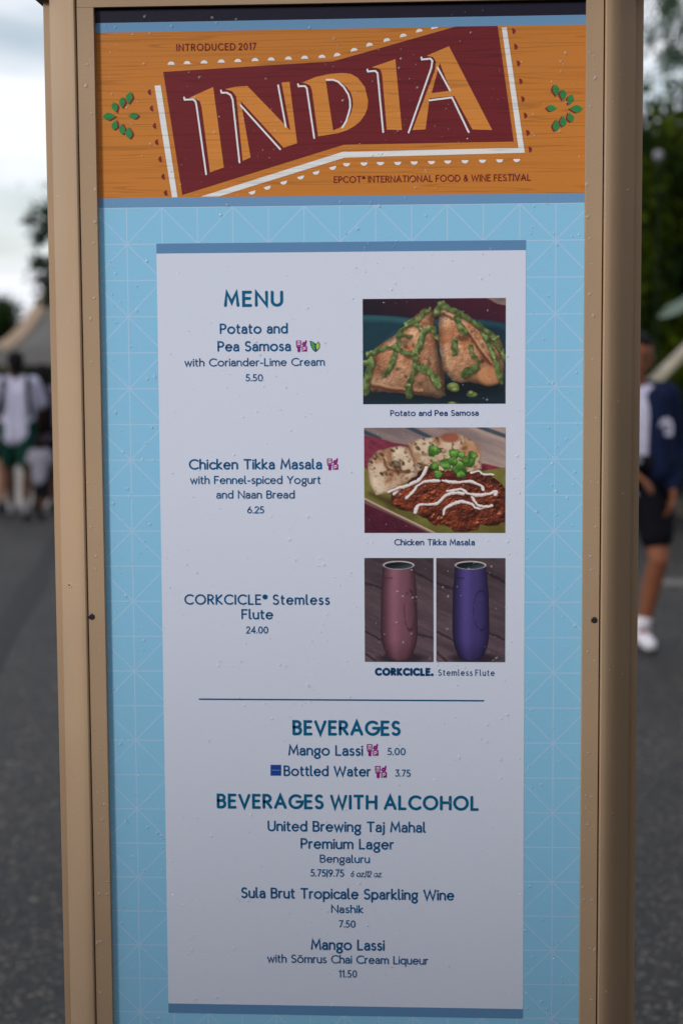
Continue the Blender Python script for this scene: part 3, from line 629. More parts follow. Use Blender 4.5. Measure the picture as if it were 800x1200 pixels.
# ---- ribbons (strokes of lettering) -------------------------------------------------
def ribbon(P, w, y, v, f, cap=5, w_end=None):
    """a stroke of constant width through the points P (x, z), with mitred joints and round ends"""
    P = [np.array(p, float) for p in P]; Q = [P[0]]
    for p in P[1:]:
        if np.linalg.norm(p - Q[-1]) > 1e-6: Q.append(p)
    P = Q
    if len(P) < 2:
        n0 = len(v)
        for k in range(10): a = 2 * math.pi * k / 10; v.append((P[0][0] + w * .62 * math.cos(a), y, P[0][1] + w * .62 * math.sin(a)))
        f.append(tuple(n0 + k for k in range(10))); return
    closed = np.linalg.norm(P[0] - P[-1]) < 1e-6 and len(P) > 3
    if closed: P = P[:-1]
    n = len(P); h = w / 2; n0 = len(v)
    D = [(P[(i + 1) % n] - P[i]) for i in range(n if closed else n - 1)]; D = [d / np.linalg.norm(d) for d in D]
    for i in range(n):
        if closed: d0, d1 = D[i - 1], D[i]
        else: d0 = D[max(i - 1, 0)]; d1 = D[min(i, n - 2)]
        t = d0 + d1; l = np.linalg.norm(t); t = t / l if l > 1e-6 else d1; nn = np.array([-t[1], t[0]]); c = max(.42, abs(np.dot(nn, np.array([-d1[1], d1[0]])))); o = nn * h / c
        v.append((P[i][0] + o[0], y, P[i][1] + o[1])); v.append((P[i][0] - o[0], y, P[i][1] - o[1]))
    m = n if closed else n - 1
    for i in range(m): a = n0 + 2 * i; b = n0 + 2 * ((i + 1) % n); f.append((a, a + 1, b + 1, b))
    if not closed and cap:
        for (c, d, ia, ib) in ((P[0], -D[0], n0, n0 + 1), (P[-1], D[-1], n0 + 2 * n - 1, n0 + 2 * n - 2)):
            nn = np.array([-d[1], d[0]]); s = len(v); ring = [ib]
            for k in range(1, cap):
                a = math.pi * k / cap; q = c + nn * (-math.cos(a)) * h * (1) + d * math.sin(a) * h * .9
                v.append((q[0], y, q[1])); ring.append(s + k - 1)
            ring.append(ia)
            # order so that the fan goes round the end
            e0 = np.array([v[ib][0], v[ib][2]]); q1 = np.array([v[s][0], v[s][2]])
            if np.linalg.norm(e0 - q1) > h * 1.2: ring = [ia] + ring[1:-1] + [ib]
            f.append(tuple(ring))
def ribbons_obj(name, strokes, w, layer, mat, parent):
    v, f = [], []
    for i, P in enumerate(strokes): ribbon(P, w, -layer * LY - (i % 9) * .00002, v, f)
    return mesh(name, v, f, mat, parent)
pxs = lambda pts: [(at(x, y, Y0).x, at(x, y, Y0).z) for x, y in pts]
def smoothline(pts, n=6):
    P = [np.array(p, float) for p in pts]; P = [P[0]] + P + [P[-1]]; out = []
    for i in range(1, len(P) - 2):
        for k in range(n):
            t = k / n; a, b, c, d = P[i - 1], P[i], P[i + 1], P[i + 2]
            out.append(tuple(.5 * ((2 * b) + (c - a) * t + (2 * a - 5 * b + 4 * c - d) * t * t + (3 * b - a - 3 * c + d) * t ** 3)))
    out.append(tuple(P[-1])); return out
PXM = .001047
for s in ([(216, 114.3), (216.6, 117), (226.5, 116.6), (229.3, 119), (230.5, 124), (241.8, 204.3)], [(259, 106), (259.8, 108.8), (266, 108.8), (270.5, 111.5), (272.8, 117), (280.8, 190.6)],
          [(282, 123.5), (328.4, 175)], [(326, 100), (335, 148.8)], [(349.2, 98.8), (349.8, 101.3), (357.3, 101), (359.5, 103.5), (368.2, 162)],
          [(382.4, 93.6), (390, 93.6), (396, 95.8), (402.6, 102), (408, 110.5), (410, 117.8), (410.2, 126), (408.3, 133.5), (405.5, 142), (401, 149.7)],
          [(430.2, 81.6), (430.8, 84), (439.5, 83.2), (442.2, 86), (448.8, 155)], [(493.5, 67.3), (494, 69.9), (504, 68.9), (506.3, 71.5), (505, 80), (478.5, 155.4)],
          [(512.5, 79.5), (527, 106.3)], [(503, 117.7), (529.3, 114.3), (548.8, 155)]):
    ribbons_obj('letter_outline', [pxs(s)], 2.0 * PXM, 3.4, dotw, banner)
def dot(px, py, ang, mat, r=4.1):
    pts = [(px + r * math.cos(R(ang) + math.pi * k / 10), py - r * .92 * math.sin(R(ang) + math.pi * k / 10)) for k in range(11)]
    pts = [p for p in pts if p[1] > 31.5]
    if len(pts) > 2: flat('printed_dot', pts, 2, mat, banner)
for x, y in [(200.8, 76), (219.5, 75.3), (239.3, 74.5), (259.5, 73.5), (278.8, 72.8), (299, 71.8), (317.8, 71), (338, 70), (357, 69), (377.2, 68), (395.2, 65.8), (415, 60), (433, 54), (453.3, 48.5), (472.5, 43.2), (491.3, 37.6), (509, 33.6)]:
    dot(x, y, 0 if x < 385 else 14, dotw)
for x, y in [(295.3, 224.3), (313, 218.6), (332.2, 212.6), (352, 206.6), (370, 201), (389.6, 195.4), (406, 191.3), (426.3, 190.5), (445.4, 190), (465.8, 189.8), (485, 189.3), (505.3, 188.8), (524.3, 188.2), (544.5, 187.8), (565, 187.3), (585, 186.8), (605, 186.3)]:
    dot(x, y, 180 if x > 400 else 197, dotw)
for x, y in [(177, 108), (179.5, 127), (183, 147.5), (185.5, 166.5), (189.5, 186.5), (193, 207), (196, 226)]: dot(x, y, 98, redd, 3.8)
for x, y in [(599.8, 36.5), (602.3, 55), (605.3, 74.5), (608, 95.5), (610.5, 116.3), (613.5, 135.5), (616.3, 155.8), (619, 175.3)]: dot(x, y, -82, redd, 3.8)
def leaf2(x0, y0, x1, y1, w, mat, layer):
    a = np.array([x0, y0]); b = np.array([x1, y1]); d = b - a; n_ = np.array([-d[1], d[0]]) / np.linalg.norm(d); P = []
    for k in range(7): t = k / 6; P.append(tuple(a + d * t + n_ * w * 1.3 * math.sin(math.pi * t ** .8) ** 1.5))
    for k in range(5, 0, -1): t = k / 6; P.append(tuple(a + d * t - n_ * w * 1.3 * math.sin(math.pi * t ** .8) ** 1.5))
    flat('printed_leaf' if mat is green else 'printed_leaf_shadow', P, layer, mat, banner)
LV = [(120.5, 136.7, 136, 136.3, 3.6), (162.5, 135.5, 150, 136, 3), (133, 119.5, 136.5, 132.5, 2.8), (143.5, 113.5, 143, 127.5, 2.8), (152.5, 107.5, 150.5, 122.5, 3), (133, 152.5, 136.5, 140, 2.8), (143.5, 158, 143, 144, 2.8), (152, 163, 150.5, 148.5, 3)]
for x0, y0, x1, y1, w in LV:
    for dx, m_, ly in ((2.2, redd, 2), (0, green, 2.6)): leaf2(x0 + dx, y0 + dx * .4, x1 + dx, y1 + dx * .4, w, m_, ly)
    X = lambda x: 802.5 - x
    for dx, m_, ly in ((-2.2, redd, 2), (0, green, 2.6)): leaf2(X(x0) + dx, y0 - 9 + dx * -.4, X(x1) + dx, y1 - 9 + dx * -.4, w, m_, ly)

panel_m = printmat('print_panel_white', (198, 203, 221), k=1.27)
xl = (at(184, 286, 0).x + at(197, 1177, 0).x) / 2; xr = (at(616, 282, 0).x + at(612, 1184, 0).x) / 2
z1, z2, z3, z4 = zz(400, 283.4), zz(400, 295.2), zz(400, 1179), zz(400, 1190)
panel = rect('menu_panel', xl, xr, z3, z2, 1, panel_m, board)
rect('panel_stripe', xl, xr, z2, z1, 1, steel2, sheet); rect('panel_stripe', xl, xr, z4, z3, 1, steel2, sheet)

# ---- a geometric sans drawn with strokes; cap height 1, x height .68
def A(cx, cy, rx, ry, a0, a1, n=10): return [(cx + rx * math.cos(R(a0 + (a1 - a0) * k / n)), cy + ry * math.sin(R(a0 + (a1 - a0) * k / n))) for k in range(n + 1)]
xh = .68
G = {
 ' ': (.29, []), '.': (.02, [[(0, .03)]]), ',': (.05, [[(0, 0), (-.04, -.14)]]), '-': (.28, [[(0, .36), (.28, .36)]]), '/': (.02, [[(0, -.12), (.0, 1.05)]]),
 'A': (.80, [[(0, 0), (.40, 1), (.80, 0)], [(.15, .33), (.65, .33)]]),
 'B': (.54, [[(0, 0), (0, 1), (.26, 1)] + A(.26, .77, .23, .23, 90, -90) + [(0, .54)], [(.26, .54)] + A(.27, .27, .27, .27, 90, -90) + [(0, 0)]]),
 'C': (.80, [A(.5, .5, .5, .5, 48, 312, 18)]), 'D': (.76, [[(0, 0), (0, 1), (.26, 1)] + A(.26, .5, .5, .5, 85, -85, 14) + [(.26, 0), (0, 0)]]),
 'E': (.48, [[(.48, 1), (0, 1), (0, 0), (.48, 0)], [(0, .53), (.42, .53)]]), 'F': (.47, [[(.47, 1), (0, 1), (0, 0)], [(0, .52), (.40, .52)]]),
 'G': (.90, [A(.5, .5, .5, .5, 48, 360, 20) + [(.56, .5)]]), 'H': (.70, [[(0, 0), (0, 1)], [(.70, 0), (.70, 1)], [(0, .53), (.70, .53)]]),
 'I': (0, [[(0, 0), (0, 1)]]), 'K': (.58, [[(0, 0), (0, 1)], [(.55, 1), (.03, .5), (.58, 0)]]), 'L': (.44, [[(0, 1), (0, 0), (.44, 0)]]),
 'M': (.86, [[(0, 0), (.10, 1), (.43, .22), (.76, 1), (.86, 0)]]), 'N': (.70, [[(0, 0), (0, 1), (.70, 0), (.70, 1)]]),
 'O': (1.0, [A(.5, .5, .5, .5, 0, 360, 24)]), 'P': (.52, [[(0, 0), (0, 1), (.25, 1)] + A(.25, .73, .27, .27, 90, -90) + [(0, .46)]]),
 'R': (.56, [[(0, 0), (0, 1), (.25, 1)] + A(.25, .74, .26, .26, 90, -90) + [(0, .48)], [(.22, .48), (.56, 0)]]),
 'S': (.52, [A(.27, .755, .235, .245, 40, 270, 12)[:-1] + A(.25, .255, .265, .255, 88, -145, 12)]), 'T': (.64, [[(0, 1), (.64, 1)], [(.32, 1), (.32, 0)]]),
 'U': (.64, [[(0, 1), (0, .32)] + A(.32, .32, .32, .32, 180, 360, 12) + [(.64, 1)]]), 'V': (.76, [[(0, 1), (.38, 0), (.76, 1)]]),
 'W': (1.14, [[(0, 1), (.28, 0), (.57, .92), (.86, 0), (1.14, 1)]]), 'Y': (.66, [[(0, 1), (.33, .46), (.66, 1)], [(.33, .46), (.33, 0)]]),
 'a': (.46, [A(.23, .44, .21, .24, 155, 0, 9) + [(.45, 0)], [(.45, .38), (.26, .40)] + A(.2, .19, .20, .19, 80, 300, 9) + [(.45, .14)]]),
 'b': (.54, [[(0, 1.05), (0, 0)], A(.27, .34, .27, .34, 0, 360, 16)]), 'c': (.48, [A(.32, .34, .32, .34, 45, 315, 14)]),
 'd': (.56, [[(.56, 1.05), (.56, 0)], A(.29, .34, .28, .34, 0, 360, 16)]), 'e': (.58, [[(.02, .36), (.58, .36)] + A(.3, .34, .29, .34, 5, 318, 16)]),
 'g': (.52, [A(.26, .40, .24, .27, 0, 360, 16), A(.26, -.15, .25, .21, 0, 360, 14), [(.42, .60), (.54, .68)]]),
 'h': (.48, [[(0, 1.05), (0, 0)], [(0, .40)] + A(.24, .44, .24, .24, 165, 0, 8) + [(.48, 0)]]), 'i': (0, [[(0, .68), (0, 0)], [(0, .93)]]),
 'j': (.04, [[(.04, .68), (.04, -.15)] + A(-.1, -.15, .14, .15, -10, -80, 4), [(.04, .93)]]), 'k': (.44, [[(0, 1.05), (0, 0)], [(.40, .68), (.02, .33), (.44, 0)]]),
 'l': (.14, [[(0, 1.05), (0, .14)] + A(.13, .14, .13, .14, 190, 275, 4)]), 'm': (.84, [[(0, .68), (0, 0)], [(0, .42)] + A(.21, .46, .21, .22, 165, 0, 8) + [(.42, 0)], [(.42, .42)] + A(.63, .46, .21, .22, 165, 0, 8) + [(.84, 0)]]),
 'n': (.48, [[(0, .68), (0, 0)], [(0, .40)] + A(.24, .44, .24, .24, 165, 0, 8) + [(.48, 0)]]), 'o': (.66, [A(.33, .34, .33, .34, 0, 360, 18)]),
 'p': (.56, [[(0, .68), (0, -.32)], A(.28, .34, .28, .34, 0, 360, 16)]), 'q': (.56, [[(.56, .68), (.56, -.32)], A(.28, .34, .28, .34, 0, 360, 16)]),
 'r': (.26, [[(0, .68), (0, 0)], [(0, .40)] + A(.22, .42, .22, .26, 165, 78, 5)]), 's': (.36, [A(.19, .515, .155, .165, 42, 270, 9)[:-1] + A(.175, .18, .18, .18, 86, -145, 9)]),
 't': (.30, [[(.10, .92), (.10, .16)] + A(.24, .16, .14, .16, 180, 290, 5), [(0, .68), (.28, .68)]]), 'u': (.48, [[(0, .68), (0, .24)] + A(.24, .24, .24, .24, 180, 345, 8), [(.48, .68), (.48, 0)]]),
 'w': (.80, [[(0, .68), (.20, 0), (.40, .62), (.60, 0), (.80, .68)]]), 'z': (.42, [[(0, .68), (.42, .68), (0, 0), (.42, 0)]]),
 'ō': (.66, [A(.33, .34, .33, .34, 0, 360, 18), [(.16, .92), (.50, .92)]]),
 '®': (.34, [A(.17, .80, .19, .19, 0, 360, 14), [(.12, .70), (.12, .90), (.19, .90)] + A(.19, .86, .04, .04, 80, -80, 3) + [(.13, .81)], [(.17, .81), (.23, .70)]]),
 '&': (.62, [[(.62, 0), (.14, .72)] + A(.27, .82, .15, .17, 200, -20, 8) + [(.30, .56)] + A(.22, .26, .22, .26, 110, 300, 8) + [(.60, .48)]]),
 '0': (.54, [A(.27, .5, .27, .5, 0, 360, 18)]), '1': (.18, [[(0, .84), (.18, 1), (.18, 0)]]), '2': (.46, [A(.23, .74, .23, .26, 165, -25, 9) + [(0, 0), (.48, 0)]]),
 '3': (.44, [[(.02, 1), (.42, 1), (.20, .60)] + A(.17, .30, .27, .30, 80, -140, 9)]), '4': (.56, [[(.42, 0), (.42, 1), (0, .27), (.56, .27)]]), '5': (.44, [[(.40, 1), (.08, 1), (.04, .56), (.16, .60)] + A(.17, .30, .27, .30, 85, -135, 9)]),
 '6': (.50, [[(.34, 1), (.06, .48)] + A(.25, .29, .25, .29, 140, 500, 16)]), '7': (.46, [[(0, 1), (.46, 1), (.12, 0)]]), '9': (.50, [[(.16, 0), (.44, .52)] + A(.25, .71, .25, .29, -40, 320, 16)]),
}
navy_ink = printmat('ink_navy', (6, 74, 118)); teal_ink = printmat('ink_teal', (0, 84, 120)); maroon_ink = printmat('ink_maroon', (104, 22, 32)); cap_ink = printmat('ink_caption', (24, 60, 108)); cork_ink = printmat('ink_deep_teal', (0, 56, 98))
def text(name, s, px0, px1, base, cap, sw, mat, parent, track=.05, layer=2, slant=0, serif=False, tilt=0):
    """s from px0 to px1 (photograph pixels, ink to ink) on the baseline, cap height and stroke width in pixels"""
    a = at(px0, base - tilt * (px0 - px1) / 2 * -1, Y0) if tilt else at(px0, base, Y0); b = at(px1, base, Y0)
    zm = at((px0 + px1) / 2, base, Y0).z; sc_ = PXM * (2007 / 2007.0)
    hgt = (at(px0, base - cap, Y0).z - at(px0, base, Y0).z); w = sw * hgt / cap; H = hgt - w
    adv = 0; items = []; swn = w / H
    for i, ch in enumerate(s):
        wd, st = G[ch]; items.append((adv, st)); adv += wd + (track + swn if ch != ' ' and not (i + 1 < len(s) and s[i + 1] == ' ') else (.14 if ch != ' ' else .17 + swn * .5))
    last = G[s[-1]][0]; nat = items[-1][0] + last
    fx = ((b.x - a.x) - w) / (nat * H) if nat > 0 else 1
    v, f = [], []; cnt = 0
    for x0, st in items:
        for k, P in enumerate(st):
            Q = [(a.x + w / 2 + (x0 + x + slant * y) * H * fx, zm + w / 2 + y * H) for x, y in P]
            ribbon(Q, w, -layer * LY - (k + (cnt % 2) * 4) * .00002, v, f)
            if serif and len(P) < 7:
                for e_ in (P[0], P[-1]):
                    if e_[1] in (0, 1): ribbon([(a.x + w / 2 + (x0 + e_[0] - .07) * H * fx, zm + w / 2 + e_[1] * H), (a.x + w / 2 + (x0 + e_[0] + .07) * H * fx, zm + w / 2 + e_[1] * H)], w * .8, -layer * LY - .00002 * (8 + cnt % 3), v, f, 0)
        cnt += 1
    return mesh(name, v, f, mat, parent)
def T(name, s, x0, x1, base, cap, sw, mat=None, **k): return text(name, s, x0, x1, base, cap, sw * 1.19, mat or navy_ink, panel, **k)
T('heading', 'MENU', 262.5, 331.8, 359.6, 19, 2.9, teal_ink, track=.16)
T('dish_name', 'Potato and', 257.7, 337.2, 391.3, 12.4, 1.65); T('dish_name', 'Pea Samosa', 255, 341, 411.9, 12.4, 1.65)
T('dish_detail', 'with Coriander-Lime Cream', 216.3, 380.5, 429.3, 9.7, 1.2); T('price', '5.50', 288, 308.2, 446.9, 8.5, 1.1, track=.06)
T('dish_name', 'Chicken Tikka Masala', 221.5, 377.4, 550.3, 12.5, 1.65); T('dish_detail', 'with Fennel-spiced Yogurt', 223, 375.9, 567.3, 9.8, 1.2)
T('dish_detail', 'and Naan Bread', 253.5, 345.4, 584.4, 9.8, 1.2); T('price', '6.25', 289.8, 309.6, 601.7, 8.6, 1.1, track=.06)
T('dish_name', 'CORKCICLE® Stemless', 216.3, 386.5, 708.8, 12.4, 1.6, track=.12); T('dish_name', 'Flute', 283, 320.1, 725.9, 12.2, 1.6); T('price', '24.00', 288.5, 314.5, 742.4, 8.5, 1.1, track=.06)
T('caption', 'Potato and Pea Samosa', 457, 560.5, 487.6, 7.2, 1.0, cap_ink); T('caption', 'Chicken Tikka Masala', 461.8, 556, 639.2, 7.6, 1.0, cap_ink)
T('brand_caption', 'CORKCICLE.', 439, 507.5, 792, 9.6, 2.3, cork_ink, track=.06); T('caption', 'Stemless Flute', 513, 579, 792, 7.6, .85, cap_ink, track=.24)
rect('divider_line', at(233.3, 820, 0).x, at(566.8, 820, 0).x, zz(400, 821), zz(400, 819.3), 2, navy_ink, panel)
T('heading', 'BEVERAGES', 342.6, 469.3, 862, 18, 2.8, teal_ink, track=.12); T('drink_name', 'Mango Lassi', 337.8, 425.2, 885.6, 12.8, 1.65); T('price', '5.00', 453.8, 475, 885, 8.8, 1.1, track=.06)
T('drink_name', 'Bottled Water', 332.3, 434.4, 909.8, 12.6, 1.65); T('price', '3.75', 462.8, 480.8, 910.2, 8.6, 1.1, track=.06)
T('heading', 'BEVERAGES WITH ALCOHOL', 254.2, 560.6, 948.7, 17.6, 2.7, teal_ink, track=.12)
T('drink_name', 'United Brewing Taj Mahal', 313.6, 498.9, 975, 12.8, 1.65); T('drink_name', 'Premium Lager', 352.2, 461.4, 995.2, 12.7, 1.65); T('drink_detail', 'Bengaluru', 374.7, 433.2, 1011.2, 9.7, 1.2)
T('price', '5.75/9.75', 363.9, 403.2, 1027.3, 8.8, 1.1, track=.06); T('serving_size', '6 oz./12 oz.', 410.4, 447.3, 1027.8, 7.4, .85, slant=.2, track=.06)
T('drink_name', 'Sula Brut Tropicale Sparkling Wine', 282.5, 531.8, 1053.9, 12.9, 1.7); T('drink_detail', 'Nashik', 387.9, 425.7, 1070, 9.7, 1.2); T('price', '7.50', 396.9, 416.5, 1087, 8.8, 1.1, track=.06)
T('drink_name', 'Mango Lassi', 364.2, 450.5, 1113.6, 13, 1.7); T('drink_detail', 'with Sōmrus Chai Cream Liqueur', 313.2, 501.5, 1129.2, 10, 1.2); T('price', '11.50', 396.9, 418.2, 1145.5, 8.9, 1.1, track=.14)
text('banner_caption', 'INTRODUCED 2017', 206.8, 300.4, 59.4, 8.6, 1.35, maroon_ink, banner, track=.2, serif=True, layer=2)
text('banner_caption', 'EPCOT® INTERNATIONAL FOOD & WINE FESTIVAL', 391, 621.2, 213.2, 8.0, 1.15, maroon_ink, banner, track=.12, serif=True, layer=2)
# icons: four small purple squares with letters, a leaf, a blue square
purple = printmat('ink_purple', (126, 22, 112)); icon_w = printmat('ink_icon_pale', (212, 200, 226)); gleaf = printmat('ink_green', (70, 140, 66)); yleaf = printmat('ink_lime', (160, 186, 60)); bsq = printmat('ink_royal_blue', (26, 62, 138))
def icon(x0, y0, s):
    q = lambda a, b: (x0 + a * s, y0 + b * s)
    g_ = flat('snack_icon', [q(0, 0), q(.47, 0), q(.47, .47), q(0, .47)], 2, purple, panel); flat('snack_icon_square', [q(.52, .52), q(1, .52), q(1, 1), q(.52, 1)], 2, purple, panel)
    ribbons_obj('snack_icon_mark', [pxs([q(.12, .12), q(.38, .12)]), pxs([q(.12, .24), q(.38, .24)]), pxs([q(.12, .36), q(.38, .36)]), pxs([q(.66, .92), q(.66, .64), q(.82, .62), q(.86, .72), q(.8, .8), q(.68, .8)])], .065 * s * PXM, 3, icon_w, panel)
    ribbons_obj('snack_icon_letter', [pxs([q(.90, .04), q(.82, .44)]), pxs([q(.84, .22), q(.68, .2), q(.60, .34), q(.68, .44), q(.82, .38)]), pxs([q(.08, .58), q(.40, .58)])], .15 * s * PXM, 2, purple, panel)
    ribbons_obj('snack_icon_letter', [pxs([q(.26, .62), q(.26, .95)])], .26 * s * PXM, 2.4, purple, panel)
icon(346.8, 399, 13); icon(383, 537.2, 13.2); icon(429.6, 871.9, 13.6); icon(439.2, 897.4, 13.8)
flat('leaf_icon', [(362.6, 399.2), (366, 400), (370.2, 403), (373, 400), (374.8, 403), (374.6, 407.5), (372, 410.8), (369.4, 412.6), (366, 409.6), (364, 405.5)], 2, cap_ink, panel)
flat('leaf_icon_half', [(363.8, 400.2), (367, 401.4), (369, 405), (369, 411), (366.6, 409), (364.8, 405)], 2.6, gleaf, panel)
flat('leaf_icon_half', [(370.4, 404.5), (372.8, 401.2), (374, 403.4), (373.8, 407.2), (371, 410.2)], 2.6, yleaf, panel)
flat('blue_square_icon', [(317, 896.1), (329.4, 896.1), (329.4, 908.8), (317, 908.8)], 2, bsq, panel)
ribbons_obj('blue_square_mark', [pxs([(319, 902.4), (321.2, 902.2)]), pxs([(322.3, 902.2), (324.2, 902.5)]), pxs([(325.2, 902.4), (327.4, 902.4)])], .8 * PXM, 3, printmat('ink_icon_blue', (120, 140, 190)), panel)

# ---- printed photographs: fine grids whose vertices carry the picture's printed colours
def vnoise(X, Y, sc, seed, octv=4):
    out = np.zeros_like(X); amp = 1; tot = 0; rg = np.random.default_rng(seed)
    for o in range(octv):
        g_ = rg.random((64, 64)); u = X / sc * 2 ** o; v = Y / sc * 2 ** o; i = np.floor(u).astype(int); j = np.floor(v).astype(int); fu = u - i; fv = v - j
        fu = fu * fu * (3 - 2 * fu); fv = fv * fv * (3 - 2 * fv); g = lambda a, b: g_[a % 64, b % 64]
        out += amp * ((g(i, j) * (1 - fu) + g(i + 1, j) * fu) * (1 - fv) + (g(i, j + 1) * (1 - fu) + g(i + 1, j + 1) * fu) * fv); tot += amp; amp *= .55
    return out / tot
class Pic:
    def __init__(s, X0, X1, Y0_, Y1, nx, ny):
        s.X, s.Y = np.meshgrid(np.linspace(X0, X1, nx), np.linspace(Y0_, Y1, ny)); s.C = np.zeros((ny, nx, 3)); s.nx, s.ny = nx, ny
    def n(s, sc, seed, sx=1, sy=1, rot=0):
        c, q = math.cos(R(rot)), math.sin(R(rot)); return vnoise((s.X * c + s.Y * q) * sx + 1000, (-s.X * q + s.Y * c) * sy + 1000, sc, seed)
    def put(s, m, col, a=1):
        m = np.clip(m, 0, 1)[..., None] * a; s.C = s.C * (1 - m) + (np.array(col, float) if not isinstance(col, np.ndarray) else col) * m
    def poly(s, pts, soft=4, wob=0, seed=1):
        """soft mask inside a polygon, from the signed distance to its edges"""
        P = np.array(pts, float); X, Y = s.X, s.Y
        if wob: X = X + (s.n(40, seed) - .5) * wob; Y = Y + (s.n(40, seed + 1) - .5) * wob
        d = np.full(X.shape, 1e9); ins = np.zeros(X.shape, bool)
        for i in range(len(P)):
            a, b = P[i], P[(i + 1) % len(P)]; e = b - a; t = np.clip(((X - a[0]) * e[0] + (Y - a[1]) * e[1]) / (e @ e), 0, 1)
            d = np.minimum(d, np.hypot(X - a[0] - t * e[0], Y - a[1] - t * e[1])); c = (a[1] > Y) != (b[1] > Y)
            with np.errstate(divide='ignore', invalid='ignore'): xi = a[0] + (Y - a[1]) * e[0] / (e[1] if e[1] else 1e-9)
            ins ^= c & (X < xi)
        sd = np.where(ins, d, -d); return np.clip(sd / soft + .5, 0, 1), sd
    def line(s, pts, r, soft=3, wob=0, seed=2):
        X, Y = s.X, s.Y; pts = smoothline(pts, 4)
        if wob: X = X + (s.n(22, seed) - .5) * wob; Y = Y + (s.n(22, seed + 1) - .5) * wob
        d = np.full(X.shape, 1e9); sx = np.zeros(X.shape); sy = np.zeros(X.shape)
        for a, b in zip(pts[:-1], pts[1:]):
            a = np.array(a); b = np.array(b); e = b - a; t = np.clip(((X - a[0]) * e[0] + (Y - a[1]) * e[1]) / (e @ e + 1e-9), 0, 1); dx = X - a[0] - t * e[0]; dy = Y - a[1] - t * e[1]; q = np.hypot(dx, dy)
            m = q < d; d = np.where(m, q, d); sx = np.where(m, dx, sx); sy = np.where(m, dy, sy)
        return np.clip((r - d) / soft + .5, 0, 1), d / r, sx / r, sy / r
    def ell(s, cx, cy, rx, ry, soft=.08, rot=0):
        c, q = math.cos(R(rot)), math.sin(R(rot)); x = (s.X - cx) * c + (s.Y - cy) * q; y = -(s.X - cx) * q + (s.Y - cy) * c; d = np.hypot(x / rx, y / ry); return np.clip((1 - d) / soft + .5, 0, 1), d
    def build(s, name, corners):
        """corners: left, right, top, bottom in photograph pixels"""
        x0, x1, y0, y1 = corners; a = at(x0, y0, 0); b = at(x1, y1, 0); a2 = at(x0, y1, 0); b2 = at(x1, y0, 0); xa = (a.x + a2.x) / 2; xb = (b.x + b2.x) / 2; za = (a.z + b2.z) / 2; zb = (b.z + a2.z) / 2
        gx, gz = np.meshgrid(np.linspace(xa, xb, s.nx), np.linspace(za, zb, s.ny)); co = np.stack([gx, np.full(gx.shape, -2 * LY), gz], -1).reshape(-1, 3)
        me = bpy.data.meshes.new(name); me.vertices.add(len(co)); me.vertices.foreach_set('co', co.ravel())
        i, j = np.meshgrid(np.arange(s.nx - 1), np.arange(s.ny - 1)); k = (j * s.nx + i).ravel(); q = np.stack([k, k + s.nx, k + s.nx + 1, k + 1], 1); n_ = len(q)
        me.loops.add(4 * n_); me.loops.foreach_set('vertex_index', q.ravel()); me.polygons.add(n_); me.polygons.foreach_set('loop_start', np.arange(0, 4 * n_, 4)); me.polygons.foreach_set('loop_total', np.full(n_, 4)); me.update()
        c = np.clip(s.C, 0, 255) / 255; c = np.where(c <= .04045, c / 12.92, ((c + .055) / 1.055) ** 2.4) * K
        ca = me.color_attributes.new('print', 'FLOAT_COLOR', 'POINT'); ca.data.foreach_set('color', np.concatenate([np.clip(c, 0, .9), np.ones(c.shape[:2] + (1,))], -1).astype(np.float32).ravel())
        me.materials.append(photo_m); o = bpy.data.objects.new(name, me); link(o, panel); return o
photo_m = newmat('photo_print', (.5, .5, .5), .4); at_ = N(photo_m, 'ShaderNodeAttribute'); at_.attribute_name = 'print'; L(photo_m, at_.outputs['Color'], photo_m.node_tree.nodes['Principled BSDF'].inputs['Base Color'])
def arr(p, c0, c1, t): return np.array(c0, float) * (1 - t[..., None]) + np.array(c1, float) * t[..., None]

# samosas on a dark plate
p = Pic(60, 728, 38, 533, 320, 238)
p.C[:] = arr(p, (24, 14, 28), (66, 20, 38), np.clip(.1 + p.X / 900 + (p.n(120, 5) - .5) * .5 - (p.Y - 60) / 400, 0, 1))
m, sd = p.poly([(625, 30), (740, 30), (740, 76), (690, 66)], 6); p.put(m, arr(p, (90, 72, 72), (140, 122, 116), p.n(18, 8)))
m, d = p.ell(150, 330, 560, 215, .02, 4); p.put(m, arr(p, (12, 40, 52), (40, 84, 94), np.clip(1 - np.abs(d - .93) * 9, 0, 1) * .7 + p.n(90, 9) * .35))
m, d = p.ell(620, 330, 480, 190, .03, 8); p.put(m, arr(p, (14, 36, 48), (34, 72, 86), np.clip(1 - np.abs(d - .93) * 8, 0, 1) * .6 + p.n(70, 10) * .3))
m, d = p.ell(390, 520, 420, 110, .5); p.put(m, (14, 28, 38), .8)
